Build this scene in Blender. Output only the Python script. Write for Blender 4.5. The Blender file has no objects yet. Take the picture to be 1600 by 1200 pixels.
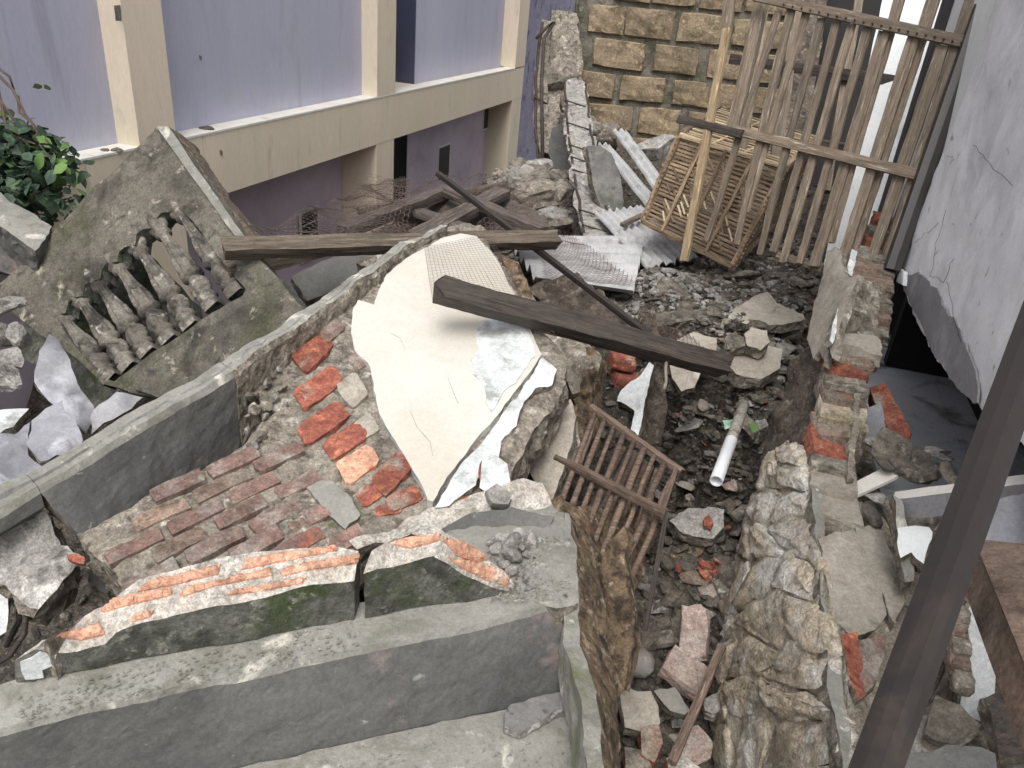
import bpy, bmesh, math, random
from mathutils import Vector, Matrix, noise
from mathutils.geometry import delaunay_2d_cdt
random.seed(7)
scn = bpy.context.scene
C = scn.collection
# ------------------------------------------------------------------ camera
FPX = 1200.0; PITCH = math.radians(27.3); ROLL = math.radians(5.4); CAM = Vector((0, 0, 2.4))
_u = Vector((math.cos(PITCH)*math.sin(ROLL), math.cos(PITCH)*math.cos(ROLL), math.sin(PITCH)))   # world up in camera axes
_y = (Vector((0, 0, -1)) - _u*(Vector((0, 0, -1)).dot(_u))).normalized()
_x = _y.cross(_u)
RW = Matrix((_x, _y, _u))            # camera axes -> world
cam = bpy.data.objects.new('camera', bpy.data.cameras.new('camera')); C.objects.link(cam)
cam.matrix_world = Matrix.Translation(CAM) @ RW.to_4x4()
cam.data.sensor_width = 36; cam.data.lens = FPX/1600*36; cam.data.clip_start = .02; cam.data.clip_end = 400
scn.camera = cam
# ------------------------------------------------------------------ light
SUN_EL, SUN_AZ = 60, 190             # degrees; azimuth from +Y towards +X
w = bpy.data.worlds.new('World'); scn.world = w; w.use_nodes = True
nt = w.node_tree; bg = nt.nodes['Background']; sky = nt.nodes.new('ShaderNodeTexSky'); sky.sky_type = 'NISHITA'
sky.sun_disc = False; sky.sun_elevation = math.radians(SUN_EL); sky.sun_rotation = math.radians(SUN_AZ)
sky.dust_density = 4; sky.ozone_density = 1
hs = nt.nodes.new('ShaderNodeHueSaturation'); hs.inputs['Saturation'].default_value = .22; hs.inputs['Value'].default_value = 1.0
nt.links.new(sky.outputs[0], hs.inputs['Color']); nt.links.new(hs.outputs[0], bg.inputs[0]); bg.inputs[1].default_value = .15
sl = bpy.data.lights.new('sun', 'SUN'); sl.energy = 1.25; sl.angle = math.radians(32); sl.color = (1, .985, .965)
so = bpy.data.objects.new('sun', sl); C.objects.link(so)
sd = Vector((math.sin(math.radians(SUN_AZ))*math.cos(math.radians(SUN_EL)), math.cos(math.radians(SUN_AZ))*math.cos(math.radians(SUN_EL)), math.sin(math.radians(SUN_EL))))
so.rotation_euler = sd.to_track_quat('Z', 'Y').to_euler(); so.location = (0, 0, 8)
scn.view_settings.view_transform = 'Standard'; scn.view_settings.look = 'None'; scn.view_settings.gamma = 1
scn.view_settings.use_curve_mapping = False; scn.view_settings.exposure = .56

# ------------------------------------------------------------------ picking points in space
def ray(px, py): return RW @ Vector(((px-800)/FPX, -(py-600)/FPX, -1.0))
def P(px, py, d): return CAM + ray(px, py)*d                    # d = distance along the viewing axis
def H(px, py, z):                                               # on the level plane z
    r = ray(px, py); return CAM + r*((z-CAM.z)/r.z)
class Pl:
    def __init__(s, a, b=None, c=None, n=None):
        s.o = a; s.n = (n if n is not None else (b-a).cross(c-a)).normalized()
        if s.n.dot(CAM-a) < 0: s.n = -s.n
    def hit(s, px, py, off=0):
        r = ray(px, py); o = s.o + s.n*off
        return CAM + r*((o-CAM).dot(s.n)/r.dot(s.n))
    def poly(s, pts, off=0): return [s.hit(x, y, off) for x, y in pts]
def P3(*a): return Pl(*[P(*q) for q in a])
UP = Vector((0, 0, 1))
# ------------------------------------------------------------------ mesh helpers
ORG = {}
def setp(o, label=None, cat=None, group=None, kind=None):
    if label: o['label'] = label
    if cat: o['category'] = cat
    if group: o['group'] = group
    if kind: o['kind'] = kind
    return o
def thing(name, loc, label, cat, group=None):
    o = bpy.data.objects.new(name, None); C.objects.link(o); o.location = loc; o.empty_display_size = .1
    ORG[o] = Vector(loc); return setp(o, label, cat, group)
def link(name, me, loc, parent=None, rot=None):
    o = bpy.data.objects.new(name, me); C.objects.link(o)
    base = ORG[parent] if parent else Vector((0, 0, 0))
    m = Matrix.Translation(Vector(loc)-base)
    if rot is not None: m = m @ rot.to_4x4()
    o.matrix_local = m
    if parent: o.parent = parent; o.matrix_parent_inverse = Matrix(); o.matrix_basis = m
    ORG[o] = Vector(loc); return o
class MB:
    def __init__(s): s.v = []; s.f = []; s.m = []; s.s = []
    def add(s, vs, fs, mi=0, sm=False):
        b = len(s.v); s.v += vs; s.f += [tuple(i+b for i in f) for f in fs]; s.m += [mi]*len(fs); s.s += [sm]*len(fs)
    def mesh(s, name, mats, c=None):
        me = bpy.data.meshes.new(name)
        if c is None: c = Vector((0, 0, 0))
        me.from_pydata([v-c for v in s.v], [], s.f)
        for m in (mats if isinstance(mats, (list, tuple)) else [mats]): me.materials.append(m)
        me.polygons.foreach_set('material_index', s.m); me.polygons.foreach_set('use_smooth', s.s); me.update(); return me
    def build(s, name, mats, parent=None):
        c = Vector((0, 0, 0))
        if s.v:
            lo = [min(v[i] for v in s.v) for i in range(3)]; hi = [max(v[i] for v in s.v) for i in range(3)]
            c = Vector(((lo[0]+hi[0])/2, (lo[1]+hi[1])/2, lo[2]))
        return link(name, s.mesh(name, mats, c), c, parent)
def fb(p, s, o=3, k=0.0): return noise.fractal(Vector((p.x*s+k, p.y*s-k*.7, p.z*s+k*1.3)), 1.0, 2.0, o)
def nv(p, s, k=0.0): return noise.noise_vector(Vector((p.x*s+k, p.y*s-k, p.z*s+k*.5)))
def disp(p, amp, k=0.0):
    if amp == 0: return p
    return p + nv(p, 9, k)*amp*.8 + nv(p, 27, k+5)*amp*.5 + nv(p, 70, k+9)*amp*.25
def inside(poly, x, y):
    c = False; j = len(poly)-1
    for i in range(len(poly)):
        a, b = poly[i], poly[j]
        if (a[1] > y) != (b[1] > y) and x < (b[0]-a[0])*(y-a[1])/(b[1]-a[1])+a[0]: c = not c
        j = i
    return c
def slab(name, poly, thick, mats, parent=None, res=.03, jag=.01, rough=.004, erough=.006, holes=(), mb=None, facing=None, sm=True, tvec=None, wav=None):
    """broken plate: traced outline in its own plane, rough faces, ragged thick sides"""
    n = Vector((0, 0, 0))
    for i in range(len(poly)): n += (poly[i]-poly[0]).cross(poly[(i+1) % len(poly)]-poly[0])
    n.normalize()
    if n.dot((facing if facing is not None else CAM)-poly[0]) < 0: n = -n
    cen = sum(poly, Vector())/len(poly)
    def fl_(p):
        d = p-CAM; k_ = d.dot(n)
        return CAM+d*((cen-CAM).dot(n)/k_) if abs(k_) > .12*d.length else p
    poly = [fl_(p) for p in poly]; holes = [[fl_(p) for p in h] for h in holes]
    o = poly[0]; u = (poly[1]-poly[0]); u = (u-n*u.dot(n)).normalized(); v = n.cross(u)
    k = (o.x*13.7+o.y*7.1+o.z*3.3) % 50
    tv = tvec if tvec is not None else -n*thick
    loops = []
    for lp in [poly]+list(holes):
        q = [((p-o).dot(u), (p-o).dot(v)) for p in lp]; out = []
        for i in range(len(q)):
            a, b = q[i], q[(i+1) % len(q)]; L = math.hypot(b[0]-a[0], b[1]-a[1]); m = max(1, int(round(L/res)))
            for t in range(m):
                x = a[0]+(b[0]-a[0])*t/m; y = a[1]+(b[1]-a[1])*t/m
                d = noise.noise_vector(Vector((x*12+k, y*12, k)))*jag + noise.noise_vector(Vector((x*40, y*40+k, 3)))*jag*.6
                out.append((x+d.x, y+d.y))
        loops.append(out)
    pts = []; edges = []; bnd = []
    for lp in loops:
        b = len(pts); pts += [Vector(p) for p in lp]; edges += [(b+i, b+(i+1) % len(lp)) for i in range(len(lp))]; bnd.append((b, len(lp)))
    def ins(x, y): return inside(loops[0], x, y) and not any(inside(h, x, y) for h in loops[1:])
    xs = [p[0] for p in loops[0]]; ys = [p[1] for p in loops[0]]
    nb = len(pts); x = min(xs)+res*.5; row = 0
    cell = {}
    for p in pts: cell.setdefault((int(p.x//(res*.5)), int(p.y//(res*.5))), 1)
    while x < max(xs):
        y = min(ys)+res*(.5 if row % 2 else .9)
        while y < max(ys):
            xx = x+random.uniform(-.2, .2)*res; yy = y+random.uniform(-.2, .2)*res
            ci, cj = int(xx//(res*.5)), int(yy//(res*.5))
            if ins(xx, yy) and not any((ci+a, cj+b) in cell for a in (0, -1, 1) for b in (0, -1, 1)): pts.append(Vector((xx, yy)))
            y += res
        x += res; row += 1
    V, E, F, _, _, _ = delaunay_2d_cdt(pts, edges, [], 0, 1e-7)
    fr = []
    own = mb is None
    if own: mb = MB()
    for p in V:
        q = o+u*p.x+v*p.y; h = fb(q, 7, 4, k)*rough + fb(q, 35, 2, k)*rough*.35
        if wav: h += wav(q)
        fr.append(q+n*h)
    for i_ in range(min(nb, len(fr))): fr[i_] = fr[i_]-n*min(thick*.45, erough*(.25+1.3*abs(noise.noise(fr[i_]*45))))
    tris = []
    for f in F:
        cx = sum(V[i].x for i in f)/len(f); cy = sum(V[i].y for i in f)/len(f)
        if ins(cx, cy):
            a = fr[f[1]]-fr[f[0]]; b = fr[f[2]]-fr[f[0]]
            tris.append(tuple(f) if a.cross(b).dot(n) > 0 else tuple(reversed(f)))
    mb.add(fr, tris, 0, sm)
    mb.add([p+tv+nv(p, 20, k)*erough for p in fr], [tuple(reversed(t)) for t in tris], min(2, len(mats)-1) if isinstance(mats, (list, tuple)) else 0, False)
    ec = {}
    for t in tris:
        for i in range(3):
            e = (t[i], t[(i+1) % 3])
            if (e[1], e[0]) in ec: del ec[(e[1], e[0])]
            else: ec[e] = 1
    rings = max(1, min(6, int(round(tv.length/res)))); vid = {}; vs = []; fs = []
    def sv(i, r):
        if (i, r) not in vid:
            t = r/rings; p = fr[i]+tv*t
            if r == rings: p = p+nv(fr[i], 20, k)*erough
            elif r: p = p+nv(p, 30, k)*erough*1.6+nv(p, 80, k)*erough*.7
            vid[(i, r)] = len(vs); vs.append(p)
        return vid[(i, r)]
    for (a, b) in ec:
        for r in range(rings): fs.append((sv(b, r), sv(a, r), sv(a, r+1), sv(b, r+1)))
    mb.add(vs, fs, 1 if isinstance(mats, (list, tuple)) and len(mats) > 1 else 0, False)
    if own: return mb.build(name, mats, parent)
def surf_slab(name, target, base, pts, h, mats, parent, res=5.0, jag=1.2, sink=.02, rough=.003):
    from mathutils.bvhtree import BVHTree
    me = target.data; bv = BVHTree.FromPolygons([v.co+base for v in me.vertices], [tuple(p.vertices) for p in me.polygons])
    out = []
    for i in range(len(pts)):
        a, b = pts[i], pts[(i+1) % len(pts)]; m = max(1, int(math.hypot(b[0]-a[0], b[1]-a[1])/res))
        for t in range(m): out.append((a[0]+(b[0]-a[0])*t/m+random.uniform(-jag, jag), a[1]+(b[1]-a[1])*t/m+random.uniform(-jag, jag)*.6))
    P2 = [Vector(p) for p in out]; nb = len(P2); y = min(p[1] for p in out)+res*.5
    while y < max(p[1] for p in out):
        x = min(p[0] for p in out)+random.uniform(0, res)
        while x < max(p[0] for p in out):
            if inside(out, x, y) and min(math.hypot(x-q[0], y-q[1]) for q in out) > res*.4: P2.append(Vector((x, y)))
            x += res
        y += res
    V, E, F_, _, _, _ = delaunay_2d_cdt(P2, [(i, (i+1) % nb) for i in range(nb)], [], 0, 1e-6)
    up = []; dn = []
    for i, v in enumerate(V):
        hit = bv.ray_cast(CAM, ray(v.x, v.y).normalized())
        if hit[0] is None: hit = bv.find_nearest(CAM+ray(v.x, v.y)*1.4)
        n = hit[1]; n = n if n.dot(CAM-hit[0]) > 0 else -n; n = (n*.3+UP*.7).normalized()
        up.append(hit[0]+n*(h*(.45 if i < nb else 1)+noise.noise(hit[0]*60)*rough)); dn.append(hit[0]-n*sink)
    tr = [tuple(f) for f in F_ if inside(out, sum(V[i].x for i in f)/3, sum(V[i].y for i in f)/3)]
    tr = [t if (up[t[1]]-up[t[0]]).cross(up[t[2]]-up[t[0]]).dot(CAM-up[t[0]]) > 0 else tuple(reversed(t)) for t in tr]
    mb = MB(); mb.add(up, tr, 0, False); ec = {}
    for t in tr:
        for i in range(3):
            e = (t[i], t[(i+1) % 3])
            if (e[1], e[0]) in ec: del ec[(e[1], e[0])]
            else: ec[e] = 1
    mb.add(up+dn, [(b, a, a+len(up), b+len(up)) for a, b in ec], 0, False)
    return mb.build(name, mats, parent)
def loft(name, secs, mats, parent=None, res=.04, rough=.004, smats=None, mb=None, sm=False, capm=None):
    own = mb is None
    if own: mb = MB()
    m = len(secs[0]); k = (secs[0][0].x*11) % 9
    for j in range(m):
        wid = max((s[(j+1) % m]-s[j]).length for s in secs); nw = max(1, int(round(wid/res)))
        rows = []
        for i in range(len(secs)-1):
            L = max((secs[i+1][q]-secs[i][q]).length for q in (j, (j+1) % m)); nl = max(1, int(round(L/res)))
            for t in range(nl + (1 if i == len(secs)-2 else 0)):
                f = t/nl; a = secs[i][j].lerp(secs[i+1][j], f); b = secs[i][(j+1) % m].lerp(secs[i+1][(j+1) % m], f)
                rows.append([disp(a.lerp(b, q/nw), rough, k) for q in range(nw+1)])
        vs = [p for r in rows for p in r]; w_ = nw+1
        fs = [(r*w_+q, r*w_+q+1, (r+1)*w_+q+1, (r+1)*w_+q) for r in range(len(rows)-1) for q in range(nw)]
        mb.add(vs, fs, smats[j] if smats else 0, sm)
    for s in (secs[0], secs[-1]):
        c = sum(s, Vector())/m; ring = []
        for j in range(m):
            L = (s[(j+1) % m]-s[j]).length; nn = max(1, int(round(max((t[(j+1) % m]-t[j]).length for t in secs)/res)))
            ring += [s[j].lerp(s[(j+1) % m], t/nn) for t in range(nn)]
        r1 = [disp(p, rough, k) for p in ring]; r2 = [disp(p.lerp(c, .5), rough*1.6, k) for p in ring]; nn = len(ring)
        vs = r1+r2+[disp(c, rough*1.5, k)]
        fs = [(i, (i+1) % nn, nn+(i+1) % nn, nn+i) for i in range(nn)]+[(nn+i, nn+(i+1) % nn, 2*nn) for i in range(nn)]
        if s is secs[0]: fs = [tuple(reversed(f)) for f in fs]
        mb.add(vs, fs, capm if capm is not None else (smats[0] if smats else 0), False)
    if own:
        me = mb.build(name, mats, parent)
        bm = bmesh.new(); bm.from_mesh(me.data); bmesh.ops.remove_doubles(bm, verts=bm.verts, dist=1e-5)
        bmesh.ops.recalc_face_normals(bm, faces=bm.faces); bm.to_mesh(me.data); bm.free(); return me
def tube(name, pts, r, mat, parent=None, n=6, mb=None, r2=None, rag=0):
    own = mb is None
    if own: mb = MB()
    vs = []; N = len(pts)
    t0 = (pts[1]-pts[0]).normalized(); a = t0.orthogonal().normalized()
    for i, p in enumerate(pts):
        t = (pts[min(i+1, N-1)]-pts[max(i-1, 0)]).normalized(); a = (a-t*a.dot(t)).normalized(); b = t.cross(a)
        rr = r + ((r2-r)*i/(N-1) if r2 is not None else 0)
        for q in range(n):
            an = 2*math.pi*q/n; rv = rr*(1+rag*noise.noise(p*40+Vector((q, 0, 0))))
            vs.append(p+a*math.cos(an)*rv+b*math.sin(an)*rv)
    fs = [(i*n+q, i*n+(q+1) % n, (i+1)*n+(q+1) % n, (i+1)*n+q) for i in range(N-1) for q in range(n)]
    fs += [tuple(reversed(range(n))), tuple(range((N-1)*n, N*n))]
    mb.add(vs, fs, 0, n > 4)
    if own: return mb.build(name, mat, parent)
def bar(name, p0, p1, wd, th, mat, parent=None, up=None, rough=.002, seg=None, ends=0.0, taper=1.0, bow=0.0):
    """a plank / slat / post, built along its own x axis so wood grain follows it"""
    X = (p1-p0); L = X.length; X.normalize(); up = up or UP
    Y = up.cross(X)
    if Y.length < 1e-3: Y = Vector((1, 0, 0)).cross(X)
    Y.normalize(); Z = X.cross(Y)
    sg = seg or max(3, int(L/.05)); k = random.uniform(0, 40); vs = []
    prof = [(-.5, -.5), (0, -.5), (.5, -.5), (.5, 0), (.5, .5), (0, .5), (-.5, .5), (-.5, 0)]
    for i in range(sg+1):
        f = i/sg; s_ = 1+(taper-1)*f
        for (a, b) in prof:
            c = .93 if abs(a) == .5 and abs(b) == .5 else 1
            q = Vector((L*f, a*wd*c*s_, b*th*c*s_+bow*math.sin(math.pi*f)))
            q += noise.noise_vector(Vector((q.x*7+k, a*3, b*3)))*rough+noise.noise_vector(Vector((q.x*30+k, a*5, b*5)))*rough*.6
            if ends and i in (0, sg): q.x += random.uniform(-ends, ends*.3)*(1 if i else -1)
            vs.append(q)
    fs = [(i*8+q, i*8+(q+1) % 8, (i+1)*8+(q+1) % 8, (i+1)*8+q) for i in range(sg) for q in range(8)]
    fs += [tuple(reversed(range(8))), tuple(range(sg*8, sg*8+8))]
    mb = MB(); mb.add(vs, fs, 0, False)
    rot = Matrix((X, Y, Z)).transposed()
    return link(name, mb.mesh(name, mat), p0, parent, rot)
def rock_mesh(seed, mats, sub=2, cuts=9, flat=1.0, nz=.05):
    rnd = random.Random(seed); bm = bmesh.new(); bmesh.ops.create_icosphere(bm, subdivisions=sub, radius=1)
    pl = [(Vector((rnd.gauss(0, 1), rnd.gauss(0, 1), rnd.gauss(0, 1))).normalized(), rnd.uniform(.45, .8)) for _ in range(cuts)]
    for v in bm.verts:
        for n, d in pl:
            e = v.co.dot(n)-d
            if e > 0: v.co -= n*e
        v.co += noise.noise_vector(v.co*2.5+Vector((seed, 0, 0)))*nz
        v.co.z *= flat
    me = bpy.data.meshes.new('rock'); bm.to_mesh(me); bm.free()
    for m in (mats if isinstance(mats, list) else [mats]): me.materials.append(m)
    return me
# ------------------------------------------------------------------ materials
def S(r, g, b, k=1.0):
    def l(c): c /= 255; return (c/12.92 if c <= .04045 else ((c+.055)/1.055)**2.4)*k
    return (l(r), l(g), l(b), 1)
def M(name, c1, c2, s=5, layers=(), bump=((60, .25),), rough=.9, grain=.22, obj=False, stretch=(1, 1, 1), rnd=0.0, metal=0, vor=None, bd=.01):
    m = bpy.data.materials.new(name); m.use_nodes = True; t = m.node_tree; N = t.nodes; Lk = t.links
    b = N['Principled BSDF']; b.inputs['Roughness'].default_value = rough; b.inputs['Metallic'].default_value = metal
    if obj: src = N.new('ShaderNodeTexCoord').outputs['Object']
    else: src = N.new('ShaderNodeNewGeometry').outputs['Position']
    mp = N.new('ShaderNodeMapping'); mp.inputs['Scale'].default_value = stretch; Lk.new(src, mp.inputs['Vector']); src = mp.outputs[0]
    if obj:
        oi = N.new('ShaderNodeObjectInfo'); mm = N.new('ShaderNodeMath'); mm.operation = 'MULTIPLY'; mm.inputs[1].default_value = 37
        Lk.new(oi.outputs['Random'], mm.inputs[0]); va = N.new('ShaderNodeVectorMath'); va.operation = 'ADD'
        Lk.new(src, va.inputs[0]); Lk.new(mm.outputs[0], va.inputs[1]); src = va.outputs[0]
    def nse(scale, det=8, ro=.6, dist=0.0, off=0):
        n = N.new('ShaderNodeTexNoise'); n.inputs['Scale'].default_value = scale; n.inputs['Detail'].default_value = det
        n.inputs['Roughness'].default_value = ro; n.inputs['Distortion'].default_value = dist
        if off:
            a = N.new('ShaderNodeVectorMath'); a.operation = 'ADD'; a.inputs[1].default_value = (off, off*.7, -off); Lk.new(src, a.inputs[0]); Lk.new(a.outputs[0], n.inputs['Vector'])
        else: Lk.new(src, n.inputs['Vector'])
        return n.outputs['Fac']
    def ramp(fac, lo, hi):
        r = N.new('ShaderNodeMapRange'); r.inputs['From Min'].default_value = lo; r.inputs['From Max'].default_value = hi
        Lk.new(fac, r.inputs['Value']); return r.outputs[0]
    def mix(fac, a, c):
        x = N.new('ShaderNodeMix'); x.data_type = 'RGBA'
        Lk.new(fac, x.inputs[0])
        for i, q in ((6, a), (7, c)):
            if isinstance(q, tuple): x.inputs[i].default_value = q
            else: Lk.new(q, x.inputs[i])
        return x.outputs[2]
    col = mix(ramp(nse(s), .35, .65), c1, c2)
    for i, ly in enumerate(layers):
        c, sc, th, so_ = ly[:4]; off = 3.1*(i+1)
        ds = ly[4] if len(ly) > 4 else .4
        col = mix(ramp(nse(sc, 9, .62, ds, off), th-so_, th+so_), col, c)
    if grain and layers:
        for sc_, g_ in ((130, grain), (42, grain*.7), (330, grain*.8)):
            h = N.new('ShaderNodeHueSaturation'); rr = N.new('ShaderNodeMapRange'); rr.inputs['From Min'].default_value = .38; rr.inputs['From Max'].default_value = .62
            rr.inputs['To Min'].default_value = 1-g_; rr.inputs['To Max'].default_value = 1+g_; Lk.new(nse(sc_, 3, .6, .3, 11+sc_), rr.inputs['Value']); Lk.new(rr.outputs[0], h.inputs['Value'])
            Lk.new(col, h.inputs['Color']); col = h.outputs[0]
    if rnd:
        oi = N.new('ShaderNodeObjectInfo'); h = N.new('ShaderNodeHueSaturation'); Lk.new(ramp(oi.outputs['Random'], -1/(1+1e-6), 1), h.inputs['Value'])
        r = N.new('ShaderNodeMapRange'); r.inputs['To Min'].default_value = 1-rnd; r.inputs['To Max'].default_value = 1+rnd; Lk.new(oi.outputs['Random'], r.inputs['Value']); Lk.new(r.outputs[0], h.inputs['Value'])
        Lk.new(col, h.inputs['Color']); col = h.outputs[0]
    Lk.new(col, b.inputs['Base Color'])
    prev = None
    for i, (sc, st) in enumerate(bump):
        bp = N.new('ShaderNodeBump'); bp.inputs['Strength'].default_value = st; bp.inputs['Distance'].default_value = bd
        Lk.new(nse(sc, 6, .65, .2, 7+i), bp.inputs['Height'])
        if prev: Lk.new(prev, bp.inputs['Normal'])
        prev = bp.outputs[0]
    if vor:
        vo = N.new('ShaderNodeTexVoronoi'); vo.inputs['Scale'].default_value = vor[0]; Lk.new(src, vo.inputs['Vector'])
        bp = N.new('ShaderNodeBump'); bp.inputs['Strength'].default_value = vor[1]; bp.inputs['Distance'].default_value = bd
        Lk.new(vo.outputs['Distance'], bp.inputs['Height'])
        if prev: Lk.new(prev, bp.inputs['Normal'])
        prev = bp.outputs[0]
    if prev: Lk.new(prev, b.inputs['Normal'])
    return m
G = 1.0
concrete = M('weathered_concrete', S(132, 130, 126), S(106, 104, 102), 4, [(S(78, 76, 74), 2.2, .55, .1), (S(150, 148, 138), 6, .6, .06), (S(70, 76, 52), 3.3, .66, .08), (S(40, 40, 38), 28, .66, .06)], ((90, .3), (18, .2)), grain=0.12)
conc_light = M('pale_dusty_concrete', S(148, 146, 138), S(130, 128, 121), 5, [(S(120, 118, 108), 9, .58, .06), (S(96, 100, 70), 5, .67, .07), (S(92, 88, 80), 40, .69, .05), (S(196, 192, 180), 14, .63, .05)], ((110, .35), (25, .25)), grain=0.08)
conc_dark = M('dark_stained_concrete', S(110, 108, 104), S(88, 87, 84), 2.2, [(S(80, 79, 78), 2.4, .56, .1), (S(142, 126, 122), 5, .65, .06), (S(70, 74, 52), 4, .68, .06), (S(150, 148, 140), 30, .7, .04)], ((80, .2), (12, .12)), grain=0.1)
mossy = M('mossy_black_render', S(112, 110, 102), S(86, 86, 79), 9, [(S(62, 63, 56), 12, .5, .08), (S(62, 72, 42), 7, .6, .07), (S(126, 124, 114), 38, .62, .05)], ((100, .4), (22, .3)))
balu = M('stained_grey_baluster', S(128, 122, 112), S(92, 87, 79), 7, [(S(54, 51, 46), 10, .54, .08), (S(164, 158, 148), 18, .63, .05), (S(84, 88, 48), 3, .7, .06)], ((80, .4), (26, .3)))
balm = M('mossy_balustrade_concrete', S(112, 107, 96), S(82, 78, 70), 4, [(S(52, 49, 42), 6, .56, .08), (S(72, 74, 50), 2.2, .62, .07), (S(56, 54, 48), 22, .63, .06), (S(168, 160, 144), 16, .66, .05)], ((80, .35), (20, .3)))
mortar = M('broken_mortar', S(158, 150, 136), S(122, 114, 102), 14, [(S(92, 84, 74), 30, .56, .08), (S(190, 184, 172), 22, .62, .05), (S(90, 94, 60), 5, .67, .06)], ((55, .8), (150, .5)), bd=.012, vor=(60, .3))
mortar_white = M('fresh_white_mortar', S(206, 200, 190), S(180, 172, 160), 16, [(S(140, 134, 124), 30, .6, .08),(S(216, 196, 180), 9, .64, .05)], ((60, .8), (150, .5)), bd=.012)
brown_edge = M('earthy_broken_edge', S(146, 124, 98), S(104, 88, 70), 14, [(S(64, 54, 42), 26, .54, .08), (S(176, 160, 138), 30, .62, .06), (S(86, 92, 50), 8, .66, .05), (S(156, 92, 66), 6, .66, .05)], ((50, 1.0), (150, .6)), bd=.014, vor=(50, .4))
soil = M('damp_rubble_soil', S(108, 100, 90), S(78, 71, 63), 9, [(S(58, 52, 45), 14, .52, .1), (S(128, 120, 108), 45, .6, .06), (S(140, 132, 120), 120, .62, .05)], ((30, .9), (110, .9)), bd=.02, vor=(45, .6))
rubble_m = M('dusty_rubble', S(134, 126, 114), S(100, 93, 84), 8, [(S(76, 70, 62), 20, .56, .08), (S(158, 150, 138), 26, .63, .06)], ((50, .6), (140, .5)), rnd=.35)
rubble_pale = M('pale_rubble', S(164, 160, 154), S(136, 132, 126), 10, [(S(100, 96, 90), 24, .6, .07), (S(190, 186, 180), 15, .62, .05)], ((60, .6), (150, .5)), rnd=.2)
cream = M('cream_plaster', grain=.035, c1=S(206, 203, 194), c2=S(198, 193, 182), s=2.2, layers=[(S(192, 184, 168), 2.1, .56, .12), (S(180, 170, 150), 30, .72, .03)], bump=((120, .04), (6, .05)), rough=.55)
blue_white = M('peeling_white_paint', S(212, 214, 214), S(192, 196, 194), 7, [(S(150, 152, 146), 10, .6, .06), (S(116, 122, 92), 9, .68, .05), (S(226, 226, 222), 20, .6, .04)], ((60, .35), (160, .2)), rough=.7, grain=0.09)
brick_red = M('raw_red_brick', S(154, 93, 74), S(128, 72, 60), 18, [(S(188, 120, 88), 24, .6, .07), (S(112, 48, 38), 40, .62, .07), (S(158, 148, 134), 9, .62, .05)], ((70, .8), (200, .5)), rnd=.2, bd=.008)
brick_orange = M('fresh_orange_brick', S(202, 156, 130), S(186, 140, 116), 12, [(S(214, 176, 150), 22, .58, .08), (S(180, 96, 66), 30, .64, .06), (S(206, 196, 180), 11, .66, .05)], ((70, .5), (200, .4)), rnd=.1, bd=.006)
brick_pink = M('dusty_pink_brick', S(134, 108, 98), S(112, 90, 82), 12, [(S(152, 144, 134), 9, .55, .08), (S(96, 78, 68), 22, .6, .08), (S(166, 90, 60), 8, .68, .06)], ((70, .5), (180, .4)), rnd=.22, bd=.006)
brick_dusty = M('dusty_pale_brick', S(176, 156, 146), S(152, 132, 122), 10, [(S(168, 158, 148), 12, .56, .08), (S(110, 92, 82), 22, .64, .06), (S(182, 100, 70), 6, .68, .05)], ((60, .6), (160, .4)), rnd=.12, bd=.008)
brick_dirty = M('dirt_caked_brick', S(150, 128, 112), S(118, 100, 88), 10, [(S(142, 132, 118), 13, .55, .08), (S(88, 74, 62), 24, .6, .08), (S(176, 78, 52), 6, .68, .04)], ((60, .8), (160, .5)), rnd=.2, bd=.01)
purple = M('lilac_painted_wall', grain=.035, c1=S(188, 189, 203), c2=S(180, 181, 196), s=1.2, layers=[(S(174, 172, 196), .9, .6, .15), (S(186, 182, 204), 2.5, .6, .1), (S(166, 163, 180), 3.5, .64, .08)], bump=((60, .03), (3, .05)), rough=.7, stretch=(1.6, 1.6, .28))
purple_low = M('mauve_painted_wall', grain=.035, c1=S(196, 182, 194), c2=S(186, 172, 184), s=1.5, layers=[(S(168, 154, 166), 2, .58, .12)], bump=((60, .04),), rough=.8)
cream_b = M('yellow_cream_trim', grain=.035, c1=S(232, 216, 194), c2=S(224, 207, 186), s=1.5, layers=[(S(218, 208, 182), 1.1, .55, .1), (S(190, 178, 156), 7, .66, .06)], bump=((80, .03), (4, .04)), rough=.7, stretch=(1.6, 1.6, .28))
sill_m = M('white_sill', grain=.035, c1=S(232, 228, 218), c2=S(220, 214, 204), s=6, layers=[(S(170, 164, 152), 9, .66, .05)], bump=((60, .1),), rough=.7)
purple_wall2 = M('flaking_violet_wall', S(148, 145, 162), S(132, 129, 147), 5, [(S(180, 178, 196), 14, .66, .05), (S(90, 86, 112), 6, .6, .06)], ((60, .2),))
block_m = M('tan_trass_block', S(156, 138, 114), S(134, 118, 97), 5, [(S(104, 92, 70), 7, .58, .08), (S(84, 84, 58), 1.6, .62, .08), (S(178, 158, 126), 22, .6, .06), (S(96, 84, 62), 60, .66, .05)], ((40, .5), (130, .5)), rnd=.14, bd=.012)
block_mortar = M('grey_block_mortar', S(134, 128, 116), S(108, 102, 92), 8, [(S(80, 80, 58), 3, .56, .1), (S(66, 63, 54), 14, .62, .08), (S(150, 144, 132), 20, .64, .05)], ((40, .6), (120, .4)), bd=.015)
bamboo = M('grey_bamboo', S(130, 115, 98), S(100, 88, 74), 6, [(S(80, 71, 58), 8, .58, .1), (S(170, 160, 143), 10, .64, .06)], ((60, .35),), obj=True, stretch=(1, 14, 14), rnd=.25, rough=.7, bd=.004)
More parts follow.
